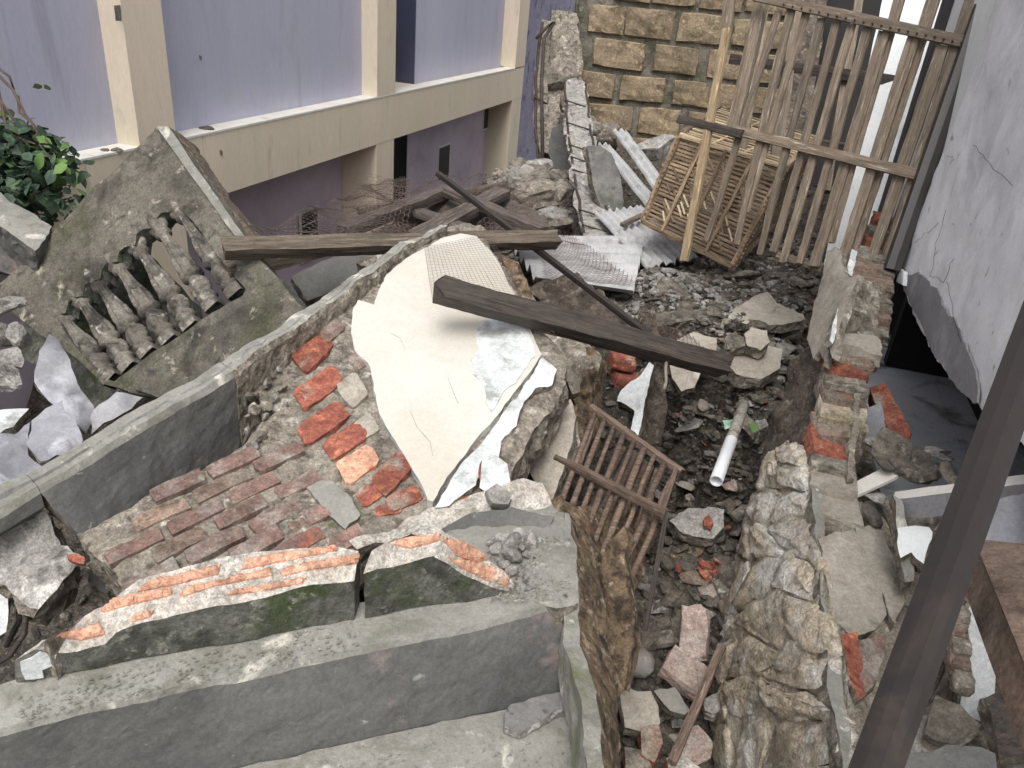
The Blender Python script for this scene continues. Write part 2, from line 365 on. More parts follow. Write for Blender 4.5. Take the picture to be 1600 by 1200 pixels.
bamboo_y = M('yellow_bamboo', S(156, 138, 110), S(132, 114, 88), 6, [(S(110, 86, 54), 8, .62, .08), (S(204, 180, 132), 10, .6, .06)], ((60, .3),), obj=True, stretch=(1, 14, 14), rough=.6, bd=.004)
bamboo_c = M('pale_cage_bamboo', S(210, 192, 160), S(182, 160, 126), 6, [(S(112, 88, 62), 9, .56, .1)], ((60, .3),), obj=True, stretch=(1, 12, 12), rnd=.3, rough=.7, bd=.004)
bamboo_d = M('brown_cage_bamboo', S(160, 138, 112), S(122, 102, 80), 6, [(S(74, 56, 42), 9, .55, .1)], ((60, .3),), obj=True, stretch=(1, 12, 12), rnd=.3, rough=.75, bd=.004)
rod_m = M('dull_brown_stick', S(128, 108, 94), S(98, 82, 70), 9, [(S(70, 58, 50), 12, .56, .1), (S(156, 138, 122), 16, .63, .06)], ((60, .4),), obj=True, stretch=(1, 10, 10), rnd=.2, bd=.004)
wood_dark = M('wet_dark_wood', S(82, 72, 64), S(60, 52, 47), 5, [(S(40, 35, 32), 8, .54, .1), (S(98, 86, 76), 11, .63, .06)], ((40, .5),), obj=True, stretch=(1, 16, 16), rough=.65, bd=.006)
wood_grey = M('weathered_brown_wood', S(118, 106, 92), S(88, 78, 67), 5, [(S(58, 50, 42), 8, .56, .1), (S(150, 134, 114), 11, .63, .06), (S(80, 84, 56), 3, .66, .06)], ((40, .5),), obj=True, stretch=(1, 16, 16), rough=.8, bd=.006)
board_m = M('dull_brown_board', S(108, 97, 90), S(84, 75, 69), 5, [(S(60, 52, 48), 8, .56, .1), (S(146, 130, 118), 11, .63, .06)], ((40, .5),), obj=True, stretch=(1, 16, 16), rough=.85, bd=.006)
steel_dark = M('dark_painted_steel', grain=.035, c1=S(52, 47, 44), c2=S(44, 40, 38), s=5, layers=[(S(64, 56, 50), 9, .62, .06)], bump=((60, .05),), rough=.42)
steel_rust = M('rusty_steel', S(112, 94, 80), S(90, 76, 66), 4, [(S(128, 88, 60), 3, .58, .08), (S(70, 54, 46), 9, .6, .06), (S(126, 116, 104), 5, .62, .08)], ((60, .3),), rough=.6)
rebar_m = M('rusted_rebar', S(74, 62, 54), S(54, 46, 42), 20, (), ((120, .4),), rough=.7)
sheet_m = M('pale_corrugated_sheet', S(182, 181, 180), S(166, 165, 165), 5, [(S(140, 138, 135), 7, .6, .08), (S(130, 126, 118), 20, .68, .05)], ((90, .1),), rough=.75, grain=0.1)
white_wall = M('peeling_white_wall', grain=.035, c1=S(234, 233, 236), c2=S(224, 223, 227), s=1.6, layers=[(S(202, 201, 206), 4.5, .58, .08), (S(240, 240, 242), 3, .6, .06), (S(160, 156, 156), 22, .67, .05)], bump=((70, .12), (6, .12)), rough=.8)
white_clean = M('bright_white_wall', grain=.035, c1=S(228, 230, 228), c2=S(216, 218, 216), s=3, layers=[(S(190, 192, 190), 8, .66, .06)], bump=((70, .08),), rough=.8)
plaster_tan = M('bare_tan_plaster', S(172, 164, 151), S(150, 143, 131), 4, [(S(132, 120, 106), 7, .6, .08), (S(92, 90, 60), 5, .68, .05), (S(196, 188, 174), 6, .63, .05)], ((70, .25), (14, .15)), grain=0.12)
grey_plaster = M('damp_grey_plaster', S(138, 136, 138), S(126, 124, 126), 3, [(S(158, 156, 158), 5, .6, .06)], ((80, .15),), grain=0.07)
stone_m = M('lime_smeared_stone', S(198, 184, 162), S(178, 164, 142), 6, [(S(136, 126, 110), 14, .61, .08), (S(206, 201, 192), 6, .55, .06), (S(128, 124, 90), 4, .64, .06), (S(104, 99, 92), 26, .66, .06), (S(190, 146, 88), 2.2, .74, .04)], ((30, .6), (110, .6)), rnd=.16, bd=.016)
stone_mortar = M('foundation_mortar', S(194, 184, 166), S(164, 154, 136), 9, [(S(128, 117, 101), 16, .58, .08), (S(206, 200, 188), 9, .57, .06)], ((30, .8), (110, .7)), bd=.018)
dirtwall = M('dirt_streaked_plaster', S(120, 108, 96), S(90, 80, 70), 7, [(S(60, 52, 46), 12, .54, .1), (S(142, 132, 118), 30, .6, .06)], ((30, .9), (100, .8)), bd=.018, vor=(60, .4))
tile_m = M('blue_grey_floor_tile', grain=.035, c1=S(214, 216, 222), c2=S(204, 207, 213), s=3, layers=[(S(60, 60, 62), 5, .62, .08)], bump=((60, .03),), rough=.5)
dark_room = M('unlit_room_wall', S(60, 58, 60), S(46, 44, 46), 3, (), ((50, .2),))  # the room's lack of light is put into this dark colour
void_m = M('black_shade_fill', S(34, 31, 30), S(24, 22, 22), 3, (), (), rough=.95)  # black colour standing in for deep shade in openings and gaps
window_m = M('dark_window_glass', S(34, 36, 42), S(26, 28, 34), 3, (), (), rough=.15)
recess_m = M('slate_blue_recess', S(78, 80, 104), S(66, 68, 90), 2, (), ((60, .05),), rough=.6)
frame_w = M('white_window_frame', S(214, 212, 208), S(196, 194, 192), 8, (), (), rough=.5)
plastic_pipe = M('white_plastic_pipe', grain=.035, c1=S(226, 228, 230), c2=S(210, 212, 214), s=8, layers=[(S(160, 152, 142), 16, .64, .06)], bump=(), rough=.4)
pipe_dirty = M('mud_smeared_pipe', S(168, 162, 152), S(140, 132, 122), 14, [(S(100, 92, 82), 22, .58, .08)], ((90, .3),), rough=.7)
wire_m = M('galvanised_rusty_wire', S(120, 104, 96), S(92, 78, 70), 20, (), (), rough=.5)
film_m = M('crumpled_plaster_sheet', S(158, 158, 162), S(130, 130, 136), 5, [(S(120, 124, 120), 6, .6, .06), (S(184, 184, 190), 8, .6, .05), (S(96, 104, 84), 5, .67, .05)], ((60, .25),), grain=0.07)
leaf_m = M('dark_vine_leaf', S(62, 84, 62), S(42, 60, 44), 9, [(S(90, 112, 80), 16, .6, .08)], (), rough=.62, rnd=.3)
leaf_l = M('bright_vine_leaf', S(108, 142, 72), S(84, 112, 60), 9, (), (), rough=.6, rnd=.2)
stem_m = M('brown_vine_stem', S(108, 92, 80), S(84, 70, 60), 9, (), ((80, .3),))
plastic_green = M('torn_green_plastic', S(62, 134, 96), S(190, 210, 196), 30, (), (), rough=.4)
# ------------------------------------------------------------------ ground
anch = [(1060, 1190, 2.0), (1000, 1050, 2.15), (1080, 1000, 2.25), (1100, 850, 2.5), (1020, 800, 2.75), (1120, 700, 2.8), (1080, 620, 2.95), (1180, 600, 3.0), (1150, 500, 3.3),
        (1040, 440, 3.6), (1180, 430, 3.8), (1280, 400, 3.9), (900, 420, 4.2), (950, 330, 5.0), (860, 300, 5.9), (700, 350, 4.9), (620, 410, 4.2), (780, 330, 5.4), (900, 440, 3.9), (950, 470, 3.6), (1000, 240, 6.3), (1150, 260, 6.2), (1350, 300, 4.6),
        (250, 520, 4.0), (60, 500, 3.9), (1200, 900, 2.3), (700, 700, 3.0), (400, 800, 2.5), (0, 1190, 1.75), (700, 1190, 1.95)]
vpd = ray(1226, 12); F = Vector((vpd.x, vpd.y, 0)).normalized()
B0 = P(215, 100, 3.7); NB = F.cross(UP);  NB = NB if NB.dot(CAM-B0) > 0 else -NB
FP = Pl(B0, n=NB.copy())
_WL = P3((170, 870, 1.62), (560, 830, 1.7), (700, 370, 2.7))
GA = [P(*a) for a in anch]+[_WL.hit(x, y)-UP*.35 for x, y in ((160, 860), (200, 880), (300, 800), (300, 850), (360, 740), (420, 690), (450, 800), (420, 640), (520, 760), (550, 800), (500, 600), (600, 600), (650, 500), (700, 700), (700, 420), (800, 500), (800, 600), (620, 400))]+[H(x, y, .15) for x, y in ((-40, 560), (20, 500), (60, 560), (30, 660), (100, 640), (160, 700), (-60, 800), (0, 900), (60, 960), (150, 870), (60, 800), (-60, 1000), (0, 1060))]+[H(x, y, .25) for x, y in ((1020, 900), (1030, 940), (1010, 980), (1035, 860))]+[H(x, y, .75) for x, y in ((100, 1050), (300, 1000), (500, 950), (700, 900), (850, 880), (200, 1150), (600, 1080), (900, 1000), (400, 1190), (0, 1100))]+[FP.hit(x, y, o) for x, y in ((300, 620), (400, 570), (480, 530), (560, 500), (640, 450), (720, 430), (800, 380)) for o in (-.3, .0, .35)]+[H(x, y, .8) for x, y in ((1400, 470), (1440, 560), (1500, 640), (1560, 700), (1640, 760), (1600, 600), (1520, 520), (1450, 460), (1640, 860), (1440, 700), (1500, 760))]
def gz(x, y):
    s = w_ = 0
    for a in GA:
        d = ((a.x-x)**2+(a.y-y)**2)+.002; k = 1/d**2; s += a.z*k; w_ += k
    s = s/w_
    p = Vector((x, y, 0))
    return s + fb(p, 3, 4)*.035 + fb(p, 14, 3)*.018
mb = MB(); xs = []; step = .035
def grid(a, b, s): return [a+i*s for i in range(int((b-a)/s)+1)]
gx = [-60, -20, -8, -4]+grid(-2.4, 2.6, .05)+[4, 8, 20, 60]; gy = [-60, -20, -6, -2]+grid(.6, 7.8, .05)+[10, 20, 60, 150]
def gzz(x, y):
    if -2.5 < x < 2.7 and .5 < y < 7.9: return gz(x, y)
    return .15+.0*x
vs = [Vector((x, y, gzz(x, y))) for y in gy for x in gx]; nx = len(gx)
mb.add(vs, [(j*nx+i, j*nx+i+1, (j+1)*nx+i+1, (j+1)*nx+i) for j in range(len(gy)-1) for i in range(nx-1)], 0, True)
setp(mb.build('ground', soil), kind='structure')
# ------------------------------------------------------------------ neighbouring building (lilac and cream)
def fs_(px, py): h = FP.hit(px, py)-B0; return h.dot(F), h.z+B0.z
def fpt(s, z, o=0): return Vector((B0.x, B0.y, 0))+F*s+UP*z+NB*o
ztop = (fs_(300, 222)[1]+fs_(585, 158)[1]+fs_(810, 100)[1])/3; zbot = (fs_(370, 308)[1]+fs_(610, 215)[1]+fs_(796, 155)[1])/3
s1a = fs_(195, 60)[0]; s1b = fs_(257, 60)[0]; s2a = fs_(589, 60)[0]; s2b = fs_(618, 60)[0]; s3a = fs_(808, 60)[0]; s3b = fs_(823, 60)[0]
sdo = (FP.hit(650, 60, -.18)-B0).dot(F); sdl = (FP.hit(636, 260, -.3)-B0).dot(F)
bld = thing('neighbouring_building', fpt(1, .8), 'lilac rendered building with cream pillars and beam behind the rubble at upper left', 'building')
def fbox(name, s0, s1, z0, z1, o0, o1, mat, parent=bld, rough=0, res=.4):
    return loft(name, [[fpt(s, z0, o0), fpt(s, z0, o1), fpt(s, z1, o1), fpt(s, z1, o0)] for s in (s0, s1)], mat, parent, res=res, rough=rough)
RC = -.13; SL = -3.2; ZT = 5.6
fbox('wall', SL, s2b, ztop-.02, ZT, -.4, RC, purple)
fbox('wall', sdo, s3b, ztop-.02, ZT, -.4, RC-.05, purple)
fbox('door', s2b-.05, sdo+.3, ztop-.02, ZT, -.52, -.45, recess_m)
fbox('reveal_shade', sdo-.014, sdo-.001, ztop-.02, ZT, -.44, RC-.055, recess_m)  # thin strip over the reveal, its shade put into the colour
fbox('reveal_shade', sdl-.014, sdl-.001, .0, zbot-.003, -.54, -.305, void_m)  # black strip painting the shade of the lower reveal
fbox('beam', SL, s3b, zbot, ztop-.004, -.4, 0, cream_b)
fbox('sill', SL, s3a+.002, ztop-.003, ztop+.008, RC+.002, .004, sill_m)
for a, b in ((s1a, s1b), (s2a, s2b), (s3a, s3b)):
    fbox('pillar', a, b, ztop+.009, ZT, RC-.1, .003, cream_b)
for a, b in ((s1a, s1b), (s2a, s2b), (s3a, s3b)):
    fbox('pillar', a, b, .0, zbot-.001, -.38, -.002, cream_b)
s2c = s2b
fbox('wall', SL, s2a-.01, .0, zbot+.0, -.5, -.32, purple_low); fbox('wall', sdl, s3a, .0, zbot+.0, -.5, -.3, purple_low)
fbox('door', s2b, sdl+.2, .0, zbot-.002, -.62, -.55, window_m)  # dark panel filling the opening, its unlit depth put into the colour
LP = Pl(fpt(0, 1, -.3), n=NB.copy())
def win(px0, py0, px1, py1, off=.012, bars=True):
    a = LP.hit(px0, py0)-B0; b = LP.hit(px1, py1)-B0; s0, z1 = a.dot(F), a.z+B0.z; q1, z0 = b.dot(F), b.z+B0.z
    if q1 < s0: s0, q1 = q1, s0
    fr = fbox('window', s0-.02, q1+.02, z0-.02, z1+.02, -.305, -.296, frame_w)
    pn = fbox('pane', s0, q1, z0, z1, -.295, -.292, window_m, fr)
    if bars:
        for i in range(1, 4): fbox('glazing_bar', s0+.001, q1-.001, z0+(z1-z0)*i/4-.004, z0+(z1-z0)*i/4+.004, -.2915, -.287, frame_w, fr)
win(470, 335, 497, 395); win(686, 232, 700, 275, bars=False); win(757, 168, 769, 196, bars=False)
slab('bare_patch', [FP.hit(x, y, .006) for x, y in ((178, 8), (188, 8), (189, 34), (181, 34))], .003, [block_mortar], bld, res=.03, jag=.01, rough=.001, erough=0)
for x, y in ((313, 90), (346, 238)): slab('chip', [FP.hit(x+a, y+b, .005 if y > 200 else -.1) for a, b in ((-2, -4), (2, -2), (2, 5), (-1, 3))], .003, [block_mortar], bld, res=.02, jag=.003, rough=0, erough=0)
# rubble dust and stones on the sill
for (x, y, r, lb, c) in ((325, 204, .035, 'dark stone on the cream sill just right of the leaning balustrade', rubble_m), (755, 101, .05, 'dark oblong brick lump on the sill near the far cream pillar', steel_dark),
                      (165, 238, .02, 'left pebble of two on the cream sill beside the vine', rubble_m), (182, 238, .025, 'small stone on the sill at the foot of the near cream pillar', rubble_m)):
    me = rock_mesh(int(x), c, 2); o = link('stone', me, Pl(fpt(0, ztop, 0), n=UP.copy()).hit(x, y)+UP*r*.4); o.scale = (r*1.5, r, r*.7); setp(o, lb, 'stone')
# violet side wall behind the far pillar
vw = fbox('violet_wall', s3b+.004, s3b+3.2, .0, 5.4, -.6, -.05, purple_wall2, None, 0, .3); setp(vw, 'flaking violet wall between the cream pillar and the tan block wall', 'wall')
# ------------------------------------------------------------------ block wall
WO = P(1000, 100, 7.0); WX = Vector((math.cos(math.radians(-3)), math.sin(math.radians(-3)), 0)); WN = WX.cross(UP)
WN = WN if WN.dot(CAM-WO) > 0 else -WN
WP = Pl(WO, n=WN.copy())
bw = thing('block_wall', WO-UP*1.2, 'tan stone block wall with thick grey joints at the back', 'wall')
def wpt(a, z, o=0): return Vector((WO.x, WO.y, 0))+WX*a+UP*z+WN*o
aL = (WP.hit(890, 100)-WO).dot(WX); aR = (WP.hit(1420, 100)-WO).dot(WX)
loft('mortar', [[wpt(a, .1, -.12), wpt(a, .1, 0), wpt(a, 4.2, 0), wpt(a, 4.2, -.12)] for a in (aL, aR)], block_mortar, bw, res=.06, rough=.012)
random.seed(3)
def rbox(sx, sy, sz, mat, n=2, chip=.12, seed=0):
    rnd = random.Random(seed); k = rnd.uniform(0, 99)
    b = bmesh.new(); bmesh.ops.create_cube(b, size=1); bmesh.ops.subdivide_edges(b, edges=b.edges, cuts=n, use_grid_fill=True)
    mn = min(sx, sy, sz)
    for v in b.verts:
        q = Vector((v.co.x*sx, v.co.y*sy, v.co.z*sz)); ex = sum(abs(abs(c)-.5) < 1e-4 for c in v.co)
        q += noise.noise_vector(q*25+Vector((k, 0, 0)))*mn*chip*.6
        if ex >= 2: q -= q.normalized()*mn*chip*abs(rnd.gauss(.5, .5))*(ex-1)
        v.co = q
    me = bpy.data.meshes.new('brick'); b.to_mesh(me); b.free(); me.materials.append(mat); return me
bl_lib = [rbox(.42, .09, .228, block_m, 3, .15, i) for i in range(8)]
z0 = WP.hit(1000, 62).z; row = 0
for r in range(-5, 5):
    z = z0 + r*.272; a = aL + (.24 if r % 2 else .45)+random.uniform(-.05, .05)
    while a < aR-.2:
        k = random.choice([random.uniform(.85, 1.12), random.uniform(.85, 1.12), random.uniform(.5, .8)])
        o = link('block', random.choice(bl_lib), wpt(a, z-.136, random.uniform(-.02, .0)), bw, Matrix((WX, -WN, UP)).transposed() @ Matrix.Rotation(random.uniform(-.03, .03), 3, 'Y'))
        o.scale = (k, 1, random.uniform(.92, 1.05)); a += .42*k+.028+random.uniform(0, .025)
# ------------------------------------------------------------------ broken columns at the back, with reinforcement
def column(name, pts, wd, dp_, mat, label, rebars=2, rr=.012, res=.05, rough=.03, ring=True):
    t = thing(name, pts[-1], label, 'column'); secs = []
    for i, p in enumerate(pts):
        w0 = wd*(1 if i else .7); secs.append([p+Vector((-w0/2, dp_/2, 0)), p+Vector((-w0/2, -dp_/2, 0)), p+Vector((w0/2, -dp_/2, 0)), p+Vector((w0/2, dp_/2, 0))])
    loft('concrete_core', secs, mat, t, res=res, rough=rough)
    for k in range(rebars):
        off = Vector(((k/(max(1, rebars-1))-.5)*wd*.8, -dp_*.5-.012, 0)); q = []
        for i in range(len(pts)-1):
            for s in range(6): q.append(pts[i].lerp(pts[i+1], s/6)+off+Vector((random.uniform(-1, 1), random.uniform(-1, 1), 0))*.006)
        tube('reinforcing_bar', q, rr, rebar_m, t)
    if ring:
        L = sum((pts[i+1]-pts[i]).length for i in range(len(pts)-1)); n = int(L/.17)
        for i in range(1, n):
            if random.random() < .45: continue
            f = i/n*(len(pts)-1); p = pts[int(f)].lerp(pts[min(int(f)+1, len(pts)-1)], f-int(f)); h = wd*.46; y = -dp_*.5-.022
            tube('stirrup', [p+Vector((-h, y+.05, .01)), p+Vector((-h, y, .02)), p+Vector((h, y, -.02)), p+Vector((h, y+.05, 0))], rr*.6, rebar_m, t, 5)
    return t
column('broken_column', [P(855, 35, 6.6), P(846, 120, 6.5), P(845, 190, 6.45), P(852, 275, 6.3)], .11, .14, mortar, 'slim broken concrete column with hanging bars against the violet wall', 1)
tube('bent_bar', [P(838, 60, 6.4), P(855, 42, 6.4), P(866, 35, 6.45), P(850, 60, 6.4), P(846, 130, 6.35), P(848, 250, 6.1)], .014, rebar_m)
setp(bpy.data.objects['bent_bar'], 'bent rusty reinforcing bar hooked over the slim broken column', 'rebar')
column('leaning_column', [P(882, 20, 6.75), P(884, 90, 6.7), P(878, 150, 6.6), P(872, 240, 6.3)], .3, .22, mortar, 'rough concrete column stump standing in the corner by the block wall', 0, ring=False)
column('fallen_column', [P(898, 128, 6.0), P(905, 200, 5.5), P(918, 280, 4.9), P(938, 375, 4.3)], .2, .16, rubble_pale, 'fallen pale concrete column with exposed rusty bars sloping towards the sheets', 2, .009, rough=.035)
def chunk(name, pts, d, thick, mats, label, cat, tilt=.5, res=.02, jag=.008, rough=.006, nrm=None, parent=None, group=None, er=.007, sm=True, az=0.0, **kw):
    cx = sum(p[0] for p in pts)/len(pts); cy = sum(p[1] for p in pts)/len(pts); c = P(cx, cy, d)
    tc = (CAM-c).normalized(); sd_ = tc.cross(UP).normalized()
    n = nrm or (tc*(1-tilt)+UP*tilt+sd_*az).normalized()
    o = slab(name, Pl(c, n=n).poly(pts), thick, mats, parent, res=res, jag=jag, rough=rough, erough=er, sm=sm, **kw)
    if label: setp(o, label, cat, group)
    return o
CM = [conc_light, mortar]; PMt = [rubble_pale, rubble_pale]
chunk('concrete_slab', [(918, 226), (940, 228), (956, 240), (968, 268), (974, 300), (974, 334), (945, 338), (930, 300), (922, 255)], 4.55, .08, [concrete, mortar], 'rounded slab of stained concrete leaning on the fallen column', 'slab', .1, az=-.4)
chunk('concrete_slab', [(862, 200), (880, 192), (888, 230), (886, 285), (868, 280), (857, 240)], 5.9, .05, [conc_dark, mortar], 'dark grey rounded slab standing left of the fallen column', 'slab', .1)
# stuff: heap of lumps by the column foot
heap = []
def lump(x, y, d, r, mat, label, name='concrete_lump', sc=(1, 1, .7), cat='rubble', group=None, seed=None, rot=None):
    me = rock_mesh(seed if seed is not None else int(x*3+y*7), mat, 3, 12, 1, .09)
    p = P(x, y, d); o = link(name, me, p); o.scale = (r*sc[0], r*sc[1], r*sc[2]); o.rotation_euler = rot or (random.uniform(-.5, .5), random.uniform(-.5, .5), random.uniform(0, 6))
    return setp(o, label, cat, group)
for (x, y, d, r, lb) in ((815, 300, 5.6, .17, 'angular grey lump at the foot of the far cream pillar'), (845, 285, 5.5, .16, 'rough lump below the slim broken column'), (836, 318, 5.2, .15, 'grey mortar lump above the end of the wooden plank'),
        (868, 312, 5.2, .10, 'small block lump left of the fallen column foot'), (862, 340, 4.9, .10, 'flat lump beside the plank end under the fallen column'), (882, 120, 6.5, .14, 'pale lump sitting on top of the corner column'),
        (893, 165, 6.3, .12, 'white crumbled lump caught on the corner column'), (902, 198, 6.0, .14, 'pale lump at the head of the fallen column'), (928, 205, 5.9, .13, 'tan broken lump above the grey sheets'), (946, 210, 5.9, .12, 'grooved grey lump at the top of the long pale sheet'),
        (1024, 238, 6.2, .15, 'dark lump at the base of the block wall left of the cage'), (790, 290, 5.8, .12, 'low lump nearest the lilac building base'), (875, 352, 4.7, .08, 'pale fragment beside the corrugated sheets'), (855, 300, 5.3, .09, 'broken slab corner propped in the lump heap')):
    lump(x, y, d, r*1.25, random.choice([rubble_pale, mortar, rubble_m]), lb, sc=(1.3, 1, .8), group='concrete lumps heaped round the fallen column')
random.seed(44)
for i in range(30):
    x = random.uniform(782, 882); y = 262+random.uniform(0, 85)*(1 if x > 800 else .6); d = 5.75-(y-262)/85*.9
    lump(x, y, d, random.uniform(.05, .12), random.choice([rubble_pale, mortar, rubble_m, rubble_pale]), 'smaller broken lump in the heap between lilac building and fallen column', sc=(1.4, 1, .7), group='smaller lumps in the heap by the building', seed=i)
# ------------------------------------------------------------------ corrugated sheets
def corr(name, c4, n, amp, label, mat=sheet_m, along=0, ragged=.0, group='pale corrugated sheets'):
    a, b, c, d = c4; nn = Vector((b-a).cross(d-a)).normalized()
    if nn.dot(CAM-a) < 0: nn = -nn
    NU = n*8; NV = 14; mb = MB()
    for side in (0, 1):
        vs = []
        for j in range(NV+1):
            for i in range(NU+1):
                u = i/NU; v = j/NV
                if j == 0: v -= ragged*abs(noise.noise(Vector((u*9, 1, a.x))))
                if j == NV: v += ragged*noise.noise(Vector((u*9, 5, a.x)))
                p = (a.lerp(b, u)).lerp(d.lerp(c, u), v)
                vs.append(p+nn*(math.sin(u*n*2*math.pi)*amp+fb(p, 3, 2)*.006-side*.006))
        fs = [(j*(NU+1)+i, j*(NU+1)+i+1, (j+1)*(NU+1)+i+1, (j+1)*(NU+1)+i) for j in range(NV) for i in range(NU)]
        mb.add(vs, fs if side == 0 else [tuple(reversed(f)) for f in fs], 0, True)
    return setp(mb.build(name, mat), label, 'roof sheet', group)
corr('corrugated_sheet', [P(958, 203, 5.7), P(978, 202, 5.75), P(1040, 285, 4.9), P(1022, 296, 4.85)], 2, .014, 'upper narrow strip of pale corrugated sheet sloping to the cage')
corr('corrugated_sheet', [P(934, 225, 5.3), P(952, 225, 5.35), P(1022, 305, 4.55), P(1010, 322, 4.5)], 2, .014, 'lower narrow strip of pale corrugated sheet left of the cage')
corr('corrugated_sheet', [P(930, 335, 4.4), P(1003, 322, 4.5), P(1092, 402, 3.95), P(1010, 420, 3.85)], 7, .012, 'pale sheet lying tilted between the cage foot and the wire', ragged=.06)
corr('corrugated_sheet', [P(1008, 372, 4.2), P(990, 454, 3.45), P(836, 434, 3.45), P(792, 372, 4.2)], 5, .024, 'big corrugated sheet half covered by chicken wire')
o = bar('wood_offcut', P(972, 352, 4.2), P(1004, 336, 4.25), .035, .02, wood_grey); setp(o, 'short wood offcut lying on the tilted pale sheet', 'wood')
# ------------------------------------------------------------------ bamboo cage
cg = thing('bamboo_cage', P(1080, 380, 3.8), 'woven bamboo chicken cage lying on its side behind the lattice', 'cage')
T0, T1, T2, T3 = P(1062, 212, 3.75), P(1226, 262, 3.65), P(1281, 214, 4.15), P(1124, 167, 4.3)
Q0, Q1, Q2, Q3 = P(1005, 346, 3.85), P(1145, 416, 3.65), P(1205, 352, 4.2), P(1070, 290, 4.4)
def slats(a, b, c, d, n, mat, wd, th, jit=.002, over=0.02, skip=()):
    nn = (b-a).cross(d-a).normalized()
    for i in range(n):
        if i in skip: continue
        f = (i+.5)/n; p = a.lerp(d, f); q = b.lerp(c, f); e = (q-p).normalized()*over
        jj = Vector((random.uniform(-1, 1), random.uniform(-1, 1), random.uniform(-1, 1)))*jit
        bar('slat', p-e+jj, q+e-jj, wd*random.uniform(.8, 1.15), th, mat, cg, up=nn, rough=.0015, seg=6, bow=random.uniform(-.004, .004))
slats(T0, T1, T2, T3, 15, bamboo_c, .018, .008, over=.01)
slats(T0, T1, Q1, Q0, 24, bamboo_d, .013, .008, .003)
slats(T1, T2, Q2, Q1, 22, bamboo_d, .012, .008, .003)
slats(Q0, Q1, Q2, Q3, 10, bamboo_d, .014, .008)
slats(T3, T2, Q2, Q3, 16, bamboo_d, .012, .008)
slats(T0, T3, Q3, Q0, 16, bamboo_d, .012, .008)
for p, q in ((T0, Q0), (T1, Q1), (T2, Q2), (T3, Q3), (Q0, Q1), (Q1, Q2), (T0, T3), (T1, T2), (Q0, Q3), (Q3, Q2)):
    bar('corner_post', p, q, .028, .024, bamboo_d, cg, rough=.002)
bar('edge_rail', T0+UP*.004, T1+UP*.004, .04, .02, bamboo_c, cg, rough=.002)
for f in (.3, .6): bar('cross_brace', T0.lerp(T3, .05).lerp(T1.lerp(T2, .05), f), T0.lerp(T3, .9).lerp(T1.lerp(T2, .9), f+.14), .014, .008, bamboo_c, cg, up=UP)
for f in (.22, .45, .7): bar('cross_brace', (T0.lerp(T1, f))+(CAM-T0).normalized()*.015, (Q0.lerp(Q1, f))+(CAM-Q0).normalized()*.015, .018, .01, bamboo_d, cg, up=(CAM-T0).normalized())
# diagonal weave
for i in range(34):
    u = random.uniform(.03, .8); v = random.uniform(.05, .85); du = random.uniform(.05, .12)
    a = T0.lerp(T1, u).lerp(Q0.lerp(Q1, u), v); b = T0.lerp(T1, u+du).lerp(Q0.lerp(Q1, u+du), v+.1)
    e = (CAM-a).normalized()*.01; bar('weave_strip', a+e, b+e, .009, .004, bamboo_c if i % 3 == 0 else bamboo_d, cg, up=(CAM-T0), seg=2, rough=.001)
# ------------------------------------------------------------------ things behind the lattice
wl = slab('white_pillar', [P(1392, -60, 3.9), P(1580, -60, 3.7), P(1410, 420, 3.3), P(1285, 420, 3.6)], .12, [white_clean, mortar], res=.06, jag=.004, rough=.003)
setp(wl, 'bright white wall strip seen through the gaps of the bamboo lattice', 'wall')
ps = slab('brick_pier', [P(1252, -60, 5.6), P(1302, -60, 5.6), P(1256, 260, 5.2), P(1212, 260, 5.2)], .2, [dirtwall, mortar], res=.05, jag=.015, rough=.02)
setp(ps, 'rough grey brown pier standing behind the middle of the lattice', 'pier')
dk = slab('doorway_shade', [P(1270, -60, 5.9), P(1440, -60, 5.7), P(1400, 330, 5.0), P(1232, 330, 5.2)], .05, [void_m], res=.2, jag=0, rough=0)  # flat sheet, the doorway's shade painted on as black
setp(dk, 'doorway behind the middle of the lattice, its shade painted as a black sheet', 'doorway')
for i, (x0, y0, x1, y1, d, lb) in enumerate(((1140, 92, 1460, 134, 3.9, 'dark horizontal timber passing behind the lattice slats'), (1150, 205, 1330, 232, 4.6, 'brown timber lying behind the cage top'))):
    o = bar('timber', P(x0, y0, d), P(x1, y1, d-.2), .06, .05, wood_dark if i == 0 else wood_grey, rough=.003); setp(o, lb, 'timber')
for i, (x0, y0, x1, y1) in enumerate(((1195, -20, 1140, 330), (1250, -20, 1200, 330), (1345, -20, 1290, 300))):
    o = bar('bamboo_pole', P(x0, y0, 3.9), P(x1, y1, 3.75), .07-.015*i, .05, bamboo, rough=.004)
    setp(o, ('thick grey bamboo pole behind the left end of the lattice', 'bamboo pole standing behind the cage', 'thin bamboo pole in front of the black doorway sheet')[i], 'pole')
